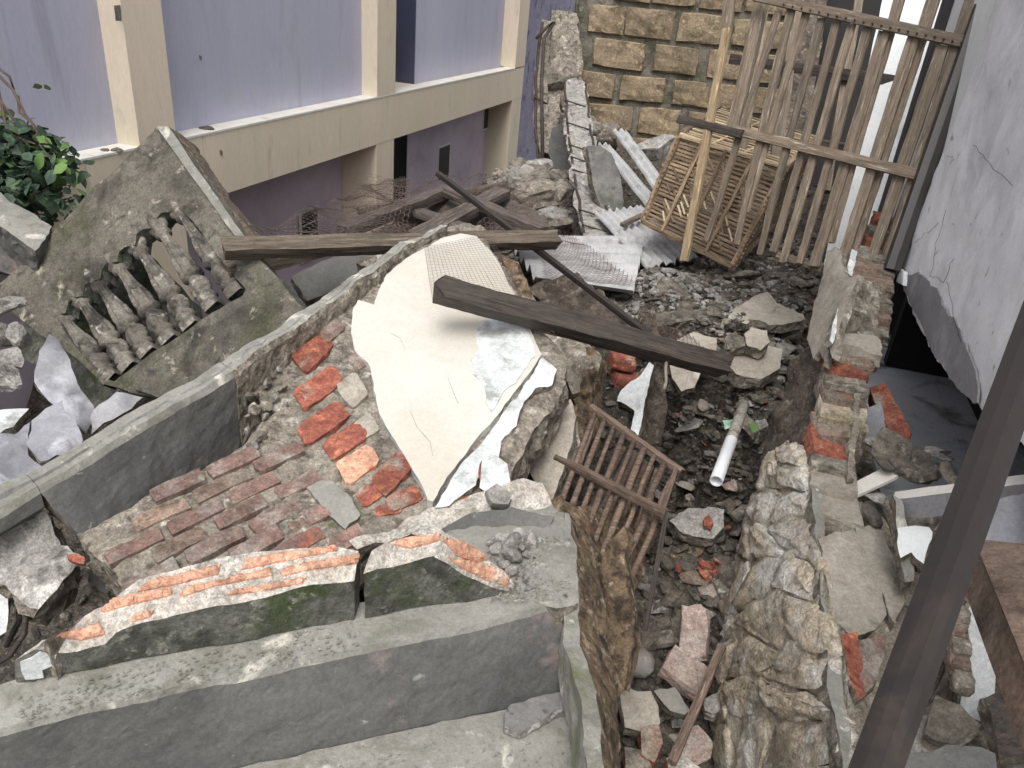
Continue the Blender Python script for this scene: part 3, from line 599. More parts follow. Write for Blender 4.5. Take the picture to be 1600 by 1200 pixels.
# ------------------------------------------------------------------ bamboo lattice
LT = P3((1370, 415, 2.75), (1100, 395, 3.25), (1330, 20, 2.95))
lt = thing('bamboo_lattice', LT.hit(1230, 410), 'grey bamboo slat lattice propped upright against the broken wall', 'lattice')
def cr(x, y): return (1000+x/2.667, y/2.667)
sl_ = [((1217, 16), (1147, 222), (1103, 378), 13), ((1237, 14), (1199, 211), (1150, 385), 15), ((1262, 10), (1203, 208), (1165, 330), 14), ((1284, 28), (1238, 208), (1186, 400), 14),
       ((1308, 32), (1255, 211), (1208, 394), 14), ((1331, 36), (1274, 208), (1223, 410), 14), ((1356, 42), (1297, 208), (1249, 412), 14), ((1383, 46), (1321, 208), (1272, 416), 19), ((1408, -10), (1345, 211), (1297, 382), 17),
       ((1429, 56), (1378, 211), (1308, 432), 19), ((1462, -12), (1391, 211), (1330, 400), 20), ((1474, 70), (1430, 211), (1350, 440), 19), ((1526, -12), (1449, 211), (1389, 412), 27)]
for i, (a, b, c, wpx) in enumerate(sl_):
    o_ = .0 if i not in (8, 10) else -.02; q0, q1, q2 = LT.hit(*a, o_), LT.hit(*b, o_), LT.hit(*c, o_); wd = wpx*2.95/1200
    dev = (q1-(q0.lerp(q2, (q1-q0).length/((q1-q0).length+(q2-q1).length)))).length
    bar('slat', q0, q2, wd, .012, bamboo, lt, up=LT.n, rough=.003, bow=random.uniform(-.01, .01), ends=.01, taper=random.uniform(.8, .95))
bar('edge_post', LT.hit(1462, 205, -.04), LT.hit(1384, 415, -.04), .055, .04, wood_grey, lt, up=LT.n, rough=.004)
bar('slat', LT.hit(1136, 45, .03), LT.hit(1069, 408, .02), .036, .02, bamboo_y, lt, up=LT.n, rough=.002)['label'] = 'yellow bamboo slat'
bar('slat', LT.hit(1142, -20, .01), LT.hit(1133, 60, .01), .05, .02, bamboo, lt, up=LT.n, rough=.003)
bar('slat', LT.hit(1194, -12, -.05), LT.hit(1146, 200, -.05), .06, .03, bamboo, lt, up=LT.n, rough=.004)
bar('rail', LT.hit(1180, -6, .02), LT.hit(1518, 68, .02), .042, .014, bamboo, lt, up=LT.n, rough=.002)
bar('rail', LT.hit(1145, 203, .02), LT.hit(1447, 276, .02), .04, .014, bamboo, lt, up=LT.n, rough=.002)
bar('rail', LT.hit(1060, 186, .03), LT.hit(1160, 210, .03), .034, .02, wood_dark, lt, up=LT.n, rough=.003)
bar('rail', LT.hit(1215, 398, -.02), LT.hit(1285, 420, -.02), .03, .014, bamboo, lt, up=LT.n, rough=.002)
for i in range(22):
    a = LT.hit(*cr(600+i*37, 20+i*8), .03); tube('nail', [a, a+LT.n*.006], .004, rebar_m, lt, 5)
# ------------------------------------------------------------------ damaged white house at right
RP = Pl(P(1402, 430, 2.75), n=F.cross(UP)); RF = F
def rpt(px, py, off=0): return RP.hit(px, py, off)
hs_ = thing('white_house', P(1500, 500, 2.3), 'cracked white house wall with its lower corner broken away at right', 'house')
R0 = RP.o
def rq(s, z, o=0): q = Vector((R0.x, R0.y, 0))+RF*s+UP*z+RP.n*o; return q
wallpoly = [rpt(1568, -8), rpt(1480, 210), rpt(1404, 420), rpt(1410, 455), rpt(1440, 520), rpt(1480, 590), rpt(1532, 640), rpt(1590, 690), rpt(1640, 760)]
e = wallpoly[-1]; se = (e-R0).dot(RF); s0_ = (wallpoly[0]-R0).dot(RF)
wallpoly += [rq(se-.8, e.z-.1), rq(se-.8, 3.6), rq(s0_, 3.6)]
slab('wall', wallpoly, .11, [white_wall, mortar], hs_, res=.035, jag=.012, rough=.006, erough=.01)
slab('plaster_patch', [rpt(x, y, .0065) for x, y in ((1410, 432), (1432, 425), (1452, 440), (1470, 470), (1500, 520), (1522, 570), (1528, 610), (1524, 632), (1500, 608), (1470, 568), (1440, 515), (1415, 458))], .005, [grey_plaster], hs_, res=.02, jag=.01, rough=.003, erough=.001)
slab('loose_plaster', [rpt(x, y, .02) for x, y in ((1402, 418), (1412, 424), (1410, 446), (1400, 440))], .012, [blue_white], hs_, res=.01, jag=.003, rough=.002, erough=.002)
def crack(pts):
    mb = MB()
    q = []
    for i in range(len(pts)-1):
        for t in range(5):
            x = pts[i][0]+(pts[i+1][0]-pts[i][0])*t/5+random.uniform(-2.2, 2.2); y = pts[i][1]+(pts[i+1][1]-pts[i][1])*t/5+random.uniform(-2.2, 2.2); q.append(rpt(x, y, .0068))
    tube('crack', q, .0006, dark_room, hs_, 4)
crack([(1478, 330), (1462, 380), (1455, 430), (1475, 440), (1492, 395)]); crack([(1480, 440), (1490, 490), (1505, 545)]); crack([(1430, 378), (1450, 362), (1470, 345)]); crack([(1520, 225), (1545, 255), (1590, 300)]); crack([(1478, 245), (1492, 246)])
# room behind the wall
sA, sB = s0_+.9, se-.6
def rbx(name, s0, s1, z0, z1, o0, o1, mat, res=.4, rough=0): return loft(name, [[rq(s, z0, o0), rq(s, z0, o1), rq(s, z1, o1), rq(s, z1, o0)] for s in (s0, s1)], mat, hs_, res=res, rough=rough)
zf = 1.14
zr = rpt(1404, 420).z+.03
rbx('wall', s0_+.006, sA-.002, zr, 3.6, -.13, -.03, white_clean); rbx('shade_room_wall', s0_-.05, sA-.002, .6, zr+.1, -.5, -.4, void_m)  # black wall added under the white one so the gap stays dark
rbx('shade_room_wall', sB, sA, zf-.5, 3.6, -2.6, -2.5, dark_room); rbx('shade_room_wall', sA+.001, sA+.1, zf-.5, 3.6, -2.6, -.002, dark_room); rbx('ceiling', sB, sA, 2.3, 2.4, -2.5, -.115, dark_room)
rbx('shade_room_wall', sB-.1, sB, zf-.5, 3.6, -2.6, -.115, dark_room)
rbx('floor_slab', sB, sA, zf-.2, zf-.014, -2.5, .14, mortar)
sW = (H(1450, 585, zf)-R0).dot(RF); rbx('shade_room_wall', sW, sW+.06, zf+.001, 2.299, -2.499, -.12, void_m)  # black partition added to darken the room beyond the near tiles
tl = rbox(.3, .3, .012, tile_m, 0, .0, 1)
for i in range(int((sA-sB)/.304)):
    for j in range(7):
        o = link('floor_tile', tl, rq(sB+.16+i*.304, zf-.006, .0-.15-j*.304), hs_, Matrix((RF, RP.n, UP)).transposed())
# steel post beside the wall edge
pp = bar('steel_post', P(1565, -80, 2.62), P(1392, 424, 2.66), .07, .05, steel_dark, up=RP.n, rough=.0); setp(pp, 'dark steel post standing along the edge of the white wall', 'post')
# ------------------------------------------------------------------ broken brick wall top, right of the pit
bwt = thing('broken_brick_wall', P(1310, 700, 2.1), 'ragged stub of brick wall stepping up between pit and dark room', 'wall')
LW = P3((1312, 520, 2.3), (1285, 780, 1.95), (1190, 660, 2.55))
slab('render_face', LW.poly([(1330, 430), (1322, 470), (1308, 540), (1296, 620), (1288, 700), (1280, 745), (1235, 745), (1200, 730), (1180, 700), (1205, 650), (1225, 600), (1238, 560), (1262, 540), (1270, 490), (1290, 430)]), .1, [dirtwall, mortar], bwt, res=.022, jag=.012, rough=.03, erough=.012)
slab('hanging_plaster', LW.poly([(1293, 392), (1303, 384), (1312, 392), (1316, 420), (1325, 430), (1338, 428), (1326, 462), (1316, 500), (1308, 525), (1300, 560), (1292, 535), (1285, 570), (1276, 545), (1268, 560), (1262, 525), (1272, 470), (1284, 430)], .05), .02, [plaster_tan, mortar], bwt, res=.018, jag=.006, rough=.008)
slab('plaster_edge', [P(*a) for a in ((1332, 388, 2.5), (1342, 392, 2.5), (1322, 470, 2.3), (1304, 535, 2.16), (1298, 530, 2.16), (1314, 465, 2.3))], .02, [blue_white, mortar], bwt, res=.015, jag=.004, rough=.003)
def bk(name, x, y, d, wpx, hgt, dep, mat, parent, yaw=0.0, roll=0.0, pitch=0.0, n=3, chip=.12, label=None):
    wm = wpx*d/FPX; me = rbox(wm, dep, hgt, mat, n, chip, int(x*7+y)); R = Matrix((RF.cross(UP), RF, UP)).transposed()
    rot = R @ Matrix.Rotation(yaw, 3, 'Z') @ Matrix.Rotation(roll, 3, 'Y') @ Matrix.Rotation(pitch, 3, 'X')
    o = link(name, me, P(x, y, d), parent, rot)
    if label: o['label'] = label
    return o
for (x, y, d, wpx, h, dep, mt, ya, ro) in (
        (1377, 348, 3.0, 28, .06, .12, brick_red, 0, .05), (1371, 366, 2.95, 34, .05, .12, mortar, .1, 0), (1366, 385, 2.9, 36, .06, .12, brick_red, 0, .05), (1360, 404, 2.8, 46, .05, .14, mortar, -.1, 0),
        (1358, 425, 2.72, 62, .06, .14, brick_dirty, .05, .05), (1358, 448, 2.62, 66, .06, .14, brick_dirty, 0, 0), (1352, 470, 2.55, 68, .055, .14, mortar, .1, .05), (1346, 495, 2.45, 74, .06, .15, brick_dirty, 0, -.05), (1348, 516, 2.4, 66, .05, .14, mortar, .1, 0),
        (1334, 545, 2.3, 74, .07, .13, plaster_tan, .0, .0), (1330, 562, 2.28, 60, .05, .12, brick_dirty, .0, .0), (1318, 580, 2.25, 62, .05, .12, brick_red, .1, .15), (1318, 602, 2.2, 66, .045, .14, mortar, 0, 0), (1312, 622, 2.17, 66, .05, .14, brick_dirty, .1, .1),
        (1312, 648, 2.12, 70, .06, .14, stone_m, 0, 0), (1304, 676, 2.08, 66, .055, .14, brick_dirty, .1, -.1), (1292, 700, 2.04, 62, .05, .13, brick_red, .1, .2), (1296, 722, 2.0, 66, .045, .14, mortar, 0, .05), (1298, 748, 1.97, 70, .05, .15, plaster_tan, 0, 0), (1300, 790, 1.92, 76, .05, .2, plaster_tan, .02, 0), (1296, 825, 1.86, 40, .04, .08, mortar, 0, 0)):
    bk('brick', x, y, d, wpx, h, dep, mt, bwt, ya, ro)
random.seed(11)
slab('render_strip', [P(*a) for a in ((1337, 612, 2.12), (1346, 612, 2.12), (1340, 690, 1.98), (1334, 748, 1.9), (1324, 748, 1.9), (1328, 690, 1.98))], .05, [mortar], bwt, res=.02, jag=.006, rough=.006)
# ------------------------------------------------------------------ stone foundation wall
fw = thing('stone_foundation_wall', P(1150, 1190, 1.9), 'lime smeared stone foundation wall dropping into the pit at right', 'wall')
Lb = [(1118, 1230, 2.05), (1108, 1120, 2.1), (1122, 1040, 2.13), (1130, 960, 2.17), (1150, 880, 2.25), (1165, 800, 2.35), (1200, 720, 2.4), (1235, 690, 2.3)]
Rb = [(1335, 1230, 1.3), (1325, 1120, 1.38), (1312, 1040, 1.46), (1300, 960, 1.55), (1288, 880, 1.68), (1275, 800, 1.85), (1266, 740, 1.95), (1262, 700, 2.05)]
def interp(L, t):
    f = t*(len(L)-1); i = min(int(f), len(L)-2); return P(*[L[i][k]+(L[i+1][k]-L[i][k])*(f-i) for k in range(3)])
def fsurf(u, v):
    a = interp(Lb, v); b = interp(Rb, v); p = a.lerp(b, u); n = (b-a).cross(interp(Rb, min(1, v+.1))-interp(Rb, max(0, v-.1))).normalized()
    if n.dot(CAM-p) < 0: n = -n
    return p + n*(.035*math.sin(u*math.pi)), n
NU, NV = 60, 150; mb = MB(); vs = []
for j in range(NV+1):
    for i in range(NU+1):
        p, n = fsurf(i/NU, j/NV); vs.append(p+n*(fb(p, 8, 4)*.016-.003)+nv(p, 40)*.005+nv(p, 90)*.002)
mb.add(vs, [(j*(NU+1)+i, j*(NU+1)+i+1, (j+1)*(NU+1)+i+1, (j+1)*(NU+1)+i) for j in range(NV) for i in range(NU)], 0, True)
mb.build('mortar', stone_mortar, fw)
cols = 3; rows = 9; random.seed(21)
jit = {}
def gj(i, j):
    if (i, j) not in jit: jit[(i, j)] = ((i+random.uniform(-.3, .3)+(.25 if j % 2 else -.25)*(0 < i < cols))/cols, (j+random.uniform(-.32, .32))/rows)
    return jit[(i, j)]
for j in range(rows):
    for i in range(cols):
        q = [gj(i, j), gj(i+1, j), gj(i+1, j+1), gj(i, j+1)]
        cu = sum(a[0] for a in q)/4; cv = sum(a[1] for a in q)/4
        pts = []
        for k in range(4):
            a, b = q[k], q[(k+1) % 4]
            for t in (.16, .5, .84):
                x = a[0]+(b[0]-a[0])*t; y = a[1]+(b[1]-a[1])*t; s = .97+random.uniform(-.07, .05)
                pts.append((cu+(x-cu)*s, cv+(y-cv)*s))
        c, n = fsurf(min(.98, max(.02, cu)), min(.98, max(.02, cv)))
        mb = MB(); ring = 8; up_ = random.uniform(.006, .024); vs = []; m = len(pts)
        tl_ = Vector((random.uniform(-.25, .25), random.uniform(-.25, .25), 0))
        for r, (sc, h) in enumerate(((1.0, -.02), (1.0, .35), (.93, .75), (.75, .97), (.4, 1.05))):
            for (x, y) in pts:
                p, nn = fsurf(min(1, max(0, cu+(x-cu)*sc)), min(1, max(0, cv+(y-cv)*sc)))
                p = p+nn*(h*up_-.008)+n*(p-c).dot(tl_)*.4*max(0, h); vs.append(p+nv(p, 12, i+j*3)*.012*(h > 0)+nv(p, 40, 3)*.008)
        vs.append(c+n*up_*1.05)
        fs = [(r*m+k, r*m+(k+1) % m, (r+1)*m+(k+1) % m, (r+1)*m+k) for r in range(4) for k in range(m)]+[(4*m+k, 4*m+(k+1) % m, 5*m) for k in range(m)]
        mb.add(vs, fs, 0, True); o = mb.build('stone', stone_m, fw)
        bm = bmesh.new(); bm.from_mesh(o.data); bmesh.ops.recalc_face_normals(bm, faces=bm.faces); bmesh.ops.subdivide_edges(bm, edges=bm.edges, cuts=1, use_grid_fill=True)
        for v in bm.verts: v.co += noise.noise_vector((v.co+ORG[o])*28)*.008+noise.noise_vector((v.co+ORG[o])*90)*.006
        bm.to_mesh(o.data); bm.free()
# top of the foundation: mortar bed and cement slabs
TOPP = P3((1300, 860, 1.75), (1400, 860, 1.8), (1330, 1150, 1.37))
slab('mortar_bed', TOPP.poly([(1262, 735), (1290, 735), (1330, 750), (1360, 790), (1400, 800), (1450, 900), (1480, 1050), (1490, 1230), (1320, 1230), (1318, 1120), (1300, 960), (1282, 850)], -.02), .25, [stone_mortar, stone_mortar], fw, res=.03, jag=.008, rough=.02, erough=.012)
FWs = [([(1283, 838), (1335, 828), (1362, 880), (1385, 960), (1372, 985), (1330, 992), (1302, 965), (1290, 900)], plaster_tan, .03, 'cement_slab'), ([(1338, 822), (1375, 820), (1400, 870), (1412, 940), (1398, 970), (1366, 905), (1348, 870)], plaster_tan, .02, 'cement_slab'),
       ([(1335, 1000), (1385, 990), (1385, 1030), (1358, 1080), (1340, 1050)], brick_pink, .03, 'brick'), ([(1316, 990), (1340, 985), (1352, 1040), (1356, 1085), (1346, 1096), (1330, 1060)], brick_red, .035, 'brick'),
       ([(1392, 1080), (1440, 1060), (1450, 1130), (1400, 1180), (1370, 1130)], plaster_tan, .03, 'cement_slab'), ([(1270, 760), (1285, 750), (1300, 960), (1330, 1160), (1322, 1220), (1300, 1100), (1284, 930)], conc_light, .02, 'cement_ridge')]
for pts, mt, th, nm in FWs: slab(nm, TOPP.poly(pts, th-.005), th+.02, [mt, mortar], fw, res=.02, jag=.007, rough=.012)
# ------------------------------------------------------------------ rubble pit: traced slabs and lumps
chunk('concrete_slab', [(1138, 495), (1150, 478), (1180, 462), (1200, 455), (1215, 472), (1255, 490), (1258, 498), (1230, 505), (1190, 507), (1150, 506)], 3.3, .045, [plaster_tan, mortar], 'pointed flat slab of plaster crowning the rubble below the lattice', 'slab', .75, jag=.004, rough=.004)
chunk('concrete_slab', [(1140, 572), (1150, 552), (1200, 540), (1222, 545), (1218, 575), (1190, 590), (1150, 585)], 2.95, .06, [plaster_tan, mortar], 'broad flat slab under the two small blocks in the pit', 'slab', .7, jag=.004)
chunk('concrete_block', [(1133, 525), (1150, 515), (1166, 528), (1164, 540), (1136, 545)], 2.95, .05, [rubble_m, mortar], 'left of the two small blocks on the broad flat slab', 'block', .6, jag=.003)
chunk('concrete_block', [(1163, 520), (1175, 512), (1198, 515), (1203, 533), (1190, 545), (1168, 538)], 2.93, .055, [plaster_tan, mortar], 'rounded right one of the two small blocks on the broad slab', 'block', .6, jag=.003)
chunk('concrete_slab', [(1010, 492), (1060, 484), (1130, 478), (1142, 488), (1135, 497), (1080, 500), (1020, 510)], 3.35, .1, [rubble_m, dirtwall], 'long low slab edge buried in the rubble behind the dark plank', 'slab', .8, jag=.006)
chunk('concrete_slab', [(1058, 530), (1085, 517), (1120, 528), (1118, 552), (1100, 570), (1085, 605), (1065, 610), (1050, 590), (1045, 555)], 3.05, .04, [plaster_tan, mortar], 'grey plaster slab crossed by the lower end of the dark plank', 'slab', .45, jag=.004)
chunk('plaster_shard', [(1000, 585), (1015, 565), (1022, 570), (1012, 610), (1005, 650), (995, 680), (985, 670), (992, 640), (965, 622), (975, 600)], 2.65, .05, [blue_white, dirtwall], 'pale upright shard of plaster above the stick crate', 'shard', .5, az=.2)
chunk('concrete_chunk', [(1020, 570), (1035, 585), (1045, 640), (1030, 690), (1010, 700), (1000, 680), (1008, 620)], 2.75, .12, [dirtwall, mortar], 'dark grey chunk standing right of the pale shard', 'chunk', .3, az=-.4)
chunk('rubble_chunk', [(1048, 815), (1075, 795), (1110, 788), (1132, 795), (1132, 820), (1115, 840), (1085, 838), (1060, 830)], 2.45, .06, [rubble_pale, mortar], 'pale triangular chunk with a red brick spot in the pit', 'chunk', .55, rough=.015)
chunk('brick_fragment', [(1100, 808), (1108, 802), (1114, 812), (1112, 822), (1100, 820)], 2.42, .02, [brick_red], 'small red brick fragment stuck on the pale triangular chunk', 'brick', .55, res=.012, jag=.003)
chunk('yellow_chunk', [(1048, 866), (1070, 858), (1102, 848), (1098, 862), (1072, 880), (1052, 876)], 2.45, .05, [brick_edge if False else brown_edge, dirtwall], 'ochre brown chunk beside the dark pit hole', 'chunk', .6)
chunk('plaster_fragment', [(1140, 800), (1158, 788), (1182, 785), (1178, 796), (1150, 812)], 2.4, .02, [rubble_m, mortar], 'thin flat grey fragment resting against the stone foundation', 'fragment', .6)
for i in range(16):
    x = random.gauss(1112, 16); y = random.gauss(892, 10); o = lump(x, y, 2.36, random.uniform(.012, .024), brick_red, 'splinter of red brick in the little red heap in the pit', 'brick_splinter', (1.6, 1, .6), 'brick', 'red brick splinters in a heap', seed=i % 5)
# bricks in the lower pit
def quadbrick(c0, wdir, L, W, Hh, mat, name, label, cat, tilt=0, mats2=None, seed=1, parent=None):
    me = rbox(L, W, Hh, mat, 3, .12, seed); o = link(name, me, c0, parent, Matrix.Rotation(wdir, 3, 'Z') @ Matrix.Rotation(tilt, 3, 'Y') @ Matrix.Rotation(tilt*.6, 3, 'X'))
    if label: setp(o, label, cat)
    return o
quadbrick(P(1086, 992, 2.12), 1.45, .15, .075, .06, brick_dusty, 'broken_brick', 'mortar covered brick leaning upright in the lower pit', 'brick', -.5, seed=4)
quadbrick(P(1070, 1052, 2.05), -.5, .12, .09, .05, brick_dusty, 'broken_brick', 'pinkish half brick right of the round grey stone', 'brick', .25, seed=5)
chunk('plaster_slab', [(968, 1085), (985, 1076), (1018, 1078), (1030, 1100), (1035, 1130), (1010, 1145), (975, 1135)], 1.95, .05, [plaster_tan, mortar], 'square grey slab at the bottom of the pit beside the stick', 'slab', .6)
chunk('plaster_slab', [(1022, 1078), (1055, 1072), (1078, 1108), (1070, 1118), (1045, 1112)], 1.97, .035, [conc_light, mortar], 'thin grey slab wedged between square slab and stick', 'slab', .5)
chunk('brick_lump', [(1065, 1140), (1090, 1130), (1112, 1160), (1108, 1185), (1078, 1200), (1058, 1175)], 1.85, .07, [brick_dusty, mortar], 'pinkish brick lump right of the stick at the bottom edge', 'brick', .6)
chunk('brick_lump', [(1000, 1140), (1030, 1130), (1040, 1160), (1020, 1190), (1000, 1180)], 1.85, .06, [brick_dirty, brick_red], 'dirty brick lump below the square slab', 'brick', .5)
chunk('plaster_fragment', [(1078, 950), (1098, 945), (1120, 958), (1108, 968), (1085, 962)], 2.2, .02, [rubble_pale, mortar], 'curled pale plaster flake above the leaning brick', 'fragment', .7)
chunk('rubble_chunk', [(1052, 965), (1070, 948), (1076, 975), (1066, 1010), (1052, 1000)], 2.2, .07, [rubble_m, mortar], 'grey chunk left of the leaning brick', 'chunk', .3)
chunk('rubble_chunk', [(1100, 1090), (1120, 1080), (1130, 1105), (1118, 1115), (1102, 1110)], 1.95, .05, [rubble_pale, mortar], 'small pale chunk against the foundation right of the stick', 'chunk', .6)
chunk('brick_lump', [(1040, 1185), (1075, 1180), (1100, 1200), (1095, 1225), (1050, 1225)], 1.8, .05, [mortar_white, brick_red], 'white topped brick lump cut by the bottom edge', 'brick', .6)
chunk('brick_lump', [(975, 1165), (1000, 1170), (1020, 1195), (1010, 1215), (975, 1215)], 1.82, .05, [rubble_m, brick_red], 'broken lump beside the jagged slab at the bottom edge', 'chunk', .6)
o = lump(1000, 1036, 2.1, .047, conc_light, 'round greenish grey stone on the pit floor', 'round_stone', (1, 1, .85), 'stone', seed=90); o.data = o.data.copy()
bm = bmesh.new(); bmesh.ops.create_icosphere(bm, subdivisions=3, radius=.85)
for v in bm.verts: v.co += noise.noise_vector(v.co*2)*.12
bm.to_mesh(o.data); bm.free(); o.data.polygons.foreach_set('use_smooth', [True]*len(o.data.polygons))
o = bar('wooden_stick', P(1128, 1010, 1.98), P(1050, 1192, 1.72), .022, .018, rod_m, rough=.002); setp(o, 'long wooden stick leaning across the lower pit', 'stick')
# loose chunks and gravel
random.seed(5)
lib = [rock_mesh(200+i, m, 2, 10, 1, .07) for i, m in enumerate([rubble_m, rubble_m, rubble_pale, rubble_m, mortar, rubble_m, soil, brick_dirty])]
cnt = 0
while cnt < 150:
    px, py = random.uniform(960, 1270), random.uniform(400, 1200)
    if py > 700 and px > 1150: continue
    r = ray(px, py); t = 1.5
    while t < 5:
        p = CAM+r*t
        if p.z < gz(p.x, p.y): break
        t += .02
    s = random.choice([.018, .022, .028, .035, .05])*random.uniform(.8, 1.2); o = link('rubble_piece', random.choice(lib), p+UP*s*.25)
    if cnt % 5 == 0: s *= 1.7
    o.scale = (s*random.uniform(.9, 1.5), s, s*random.uniform(.4, .8)*(.6 if cnt % 5 == 0 else 1)); o.rotation_euler = (random.uniform(-.6, .6), random.uniform(-.6, .6), random.uniform(0, 6))
    setp(o, 'loose piece of grey rubble lying on the pit floor', 'rubble', 'loose rubble pieces on the pit floor'); cnt += 1
def tiny(n, region, smin, smax, mat, name, zoff=0, zf_=None):
    base = []
    for k in range(6):
        bm = bmesh.new(); bmesh.ops.create_icosphere(bm, subdivisions=1, radius=1); rr = random.Random(k)
        for v in bm.verts: v.co *= rr.uniform(.6, 1.1)
        bm.verts.ensure_lookup_table(); base.append(([v.co.copy() for v in bm.verts], [tuple(v.index for v in f.verts) for f in bm.faces])); bm.free()
    mb = MB(); i = 0
    while i < n:
        x, y = region(); s = random.uniform(smin, smax)*random.uniform(.6, 1.2); z = (zf_ or gz)(x, y); R = Matrix.Rotation(random.uniform(0, 6), 3, 'Z') @ Matrix.Rotation(random.uniform(-1, 1), 3, 'X')
        V_, F_ = random.choice(base); sc = Vector((s*random.uniform(.9, 1.6), s, s*random.uniform(.4, .8)))
        mb.add([R @ Vector((v.x*sc.x, v.y*sc.y, v.z*sc.z))+Vector((x, y, z+s*.2)) for v in V_], F_, 0, False); i += 1
    return setp(mb.build(name, mat), kind='stuff')
def reg_pit():
    a = random.choice(GA[:13]); return a.x+random.gauss(0, .22), a.y+random.gauss(0, .25)
def reg_all(): return random.uniform(-2.3, 2.2), random.uniform(.9, 7.2)
tiny(5200, reg_pit, .004, .014, rubble_m, 'gravel'); tiny(2200, reg_pit, .009, .024, rubble_m, 'pebbles'); tiny(500, reg_pit, .02, .042, rubble_m, 'small_rubble'); tiny(3500, reg_all, .008, .03, rubble_m, 'rubble')
def reg_up():
    a = random.choice([GA[9], GA[10], GA[9], GA[8]]); return a.x+random.gauss(0, .2), a.y+random.gauss(0, .2)
tiny(900, reg_up, .008, .026, rubble_pale, 'plaster_flakes'); tiny(260, reg_pit, .006, .013, brick_red, 'brick_crumbs'); tiny(500, reg_pit, .005, .012, rubble_pale, 'plaster_crumbs')
random.seed(61)
for i in range(46):
    px, py = random.uniform(985, 1240), random.uniform(420, 1180)
    if py > 680 and px > 1150: px = random.uniform(990, 1130)
    rr_ = ray(px, py); t_ = 1.5
    while t_ < 5 and (CAM+rr_*t_).z > gz((CAM+rr_*t_).x, (CAM+rr_*t_).y): t_ += .02
    sz = random.uniform(.04, .085)*(t_/2.8); mt_ = random.choice([plaster_tan, rubble_pale, concrete, rubble_m, brick_dusty])
    me = rock_mesh(900+i, mt_, 2, 14, 1, .05); o = link('broken_piece', me, CAM+rr_*t_+UP*sz*.15); o.scale = (sz, sz*random.uniform(.5, .9), sz*random.uniform(.22, .4)); o.rotation_euler = (random.uniform(-.5, .5), random.uniform(-.5, .5), random.uniform(0, 6))
    setp(o, 'flat broken piece of plaster or concrete lying in the pit rubble', 'rubble', 'flat broken pieces in the pit rubble')
# pipe, cord, plastic
pt = thing('plastic_pipe', P(1118, 752, 2.35), 'white plastic pipe with a muddy upper half sticking out of the pit', 'pipe')
a, b = P(1163, 632, 2.75), P(1119, 752, 2.38); mid = a.lerp(b, .5)
tube('pipe_upper', [mid, a.lerp(mid, .5), a], .019, pipe_dirty, pt, 16)
mbp = MB(); ax = (b-mid).normalized(); u_ = ax.orthogonal().normalized(); v_ = ax.cross(u_); ring = []
for (t, r) in ((0, .0205), (.5, .0205), (1, .0205), (1, .017), (.6, .017)):
    p = mid.lerp(b, t); ring.append([p+u_*math.cos(q*math.pi/10)*r+v_*math.sin(q*math.pi/10)*r for q in range(20)])
mbp.add([p for r in ring for p in r], [(i*20+q, i*20+(q+1) % 20, (i+1)*20+(q+1) % 20, (i+1)*20+q) for i in range(4) for q in range(20)], 0, True); mbp.build('pipe_end', plastic_pipe, pt)
o = tube('cord', [P(1046, 540, 2.42), P(1043, 552, 2.4), P(1040, 575, 2.41), P(1041, 595, 2.42), P(1038, 608, 2.42)], .0055, plaster_tan, None, 8); setp(o, 'short pale cord hanging from the dark plank', 'cord')
for i, (x, y, mt) in enumerate(((1137, 662, plastic_green), (1178, 668, leaf_l), (1190, 662, rubble_pale))):
    o = chunk('plastic_scrap', [(x-9, y-6), (x+6, y-8), (x+9, y+3), (x-4, y+9)], 2.8, .003, [mt], ('torn green plastic scrap left of the pipe', 'green leafy scrap right of the pipe', 'white scrap beside the pipe')[i], 'scrap', .6, res=.01, jag=.008, rough=.01)
# ------------------------------------------------------------------ stick crate in the pit
cr_ = thing('stick_crate', P(960, 860, 2.1), 'collapsed crate of brown sticks and rails over the pit', 'crate')
A0, A1 = P(922, 636, 2.42), P(1064, 738, 2.25); B0_, B1_ = P(868, 714, 2.2), P(1040, 802, 2.05); C0, C1 = P(858, 815, 2.0), P(1000, 920, 1.95)
bar('rail', A0, A1, .022, .022, rod_m, cr_, rough=.002); bar('rail', B0_, B1_, .022, .02, rod_m, cr_, rough=.002)
for i in range(9):
    f = (i+.4)/9; a = A0.lerp(A1, f+.02); b = C0.lerp(C1, f*.95); m = B0_.lerp(B1_, f)
    d = (b-a).normalized(); tube('stick', [a-d*.01, a.lerp(b, .3)+nv(a, 9)*.008, a.lerp(b, .6)+nv(b, 9)*.01, b], .0085*random.uniform(.85, 1.2), rod_m, cr_, 7, rag=.3)
for i in range(7):
    f = i/7; a = P(975+f*60, 700+f*40, 2.5); b = P(890+f*90, 860+f*50, 2.2); tube('stick', [a, a.lerp(b, .5)+nv(a, 20)*.01, b], .0095, rod_m, cr_, 7, rag=.3)
bar('post', P(1056, 732, 2.24), P(1034, 805, 2.06), .012, .012, rod_m, cr_); bar('post', P(1042, 800, 2.05), P(1008, 985, 2.0), .012, .012, wood_dark, cr_)
bar('post', P(932, 650, 2.42), P(906, 725, 2.2), .014, .012, rod_m, cr_)
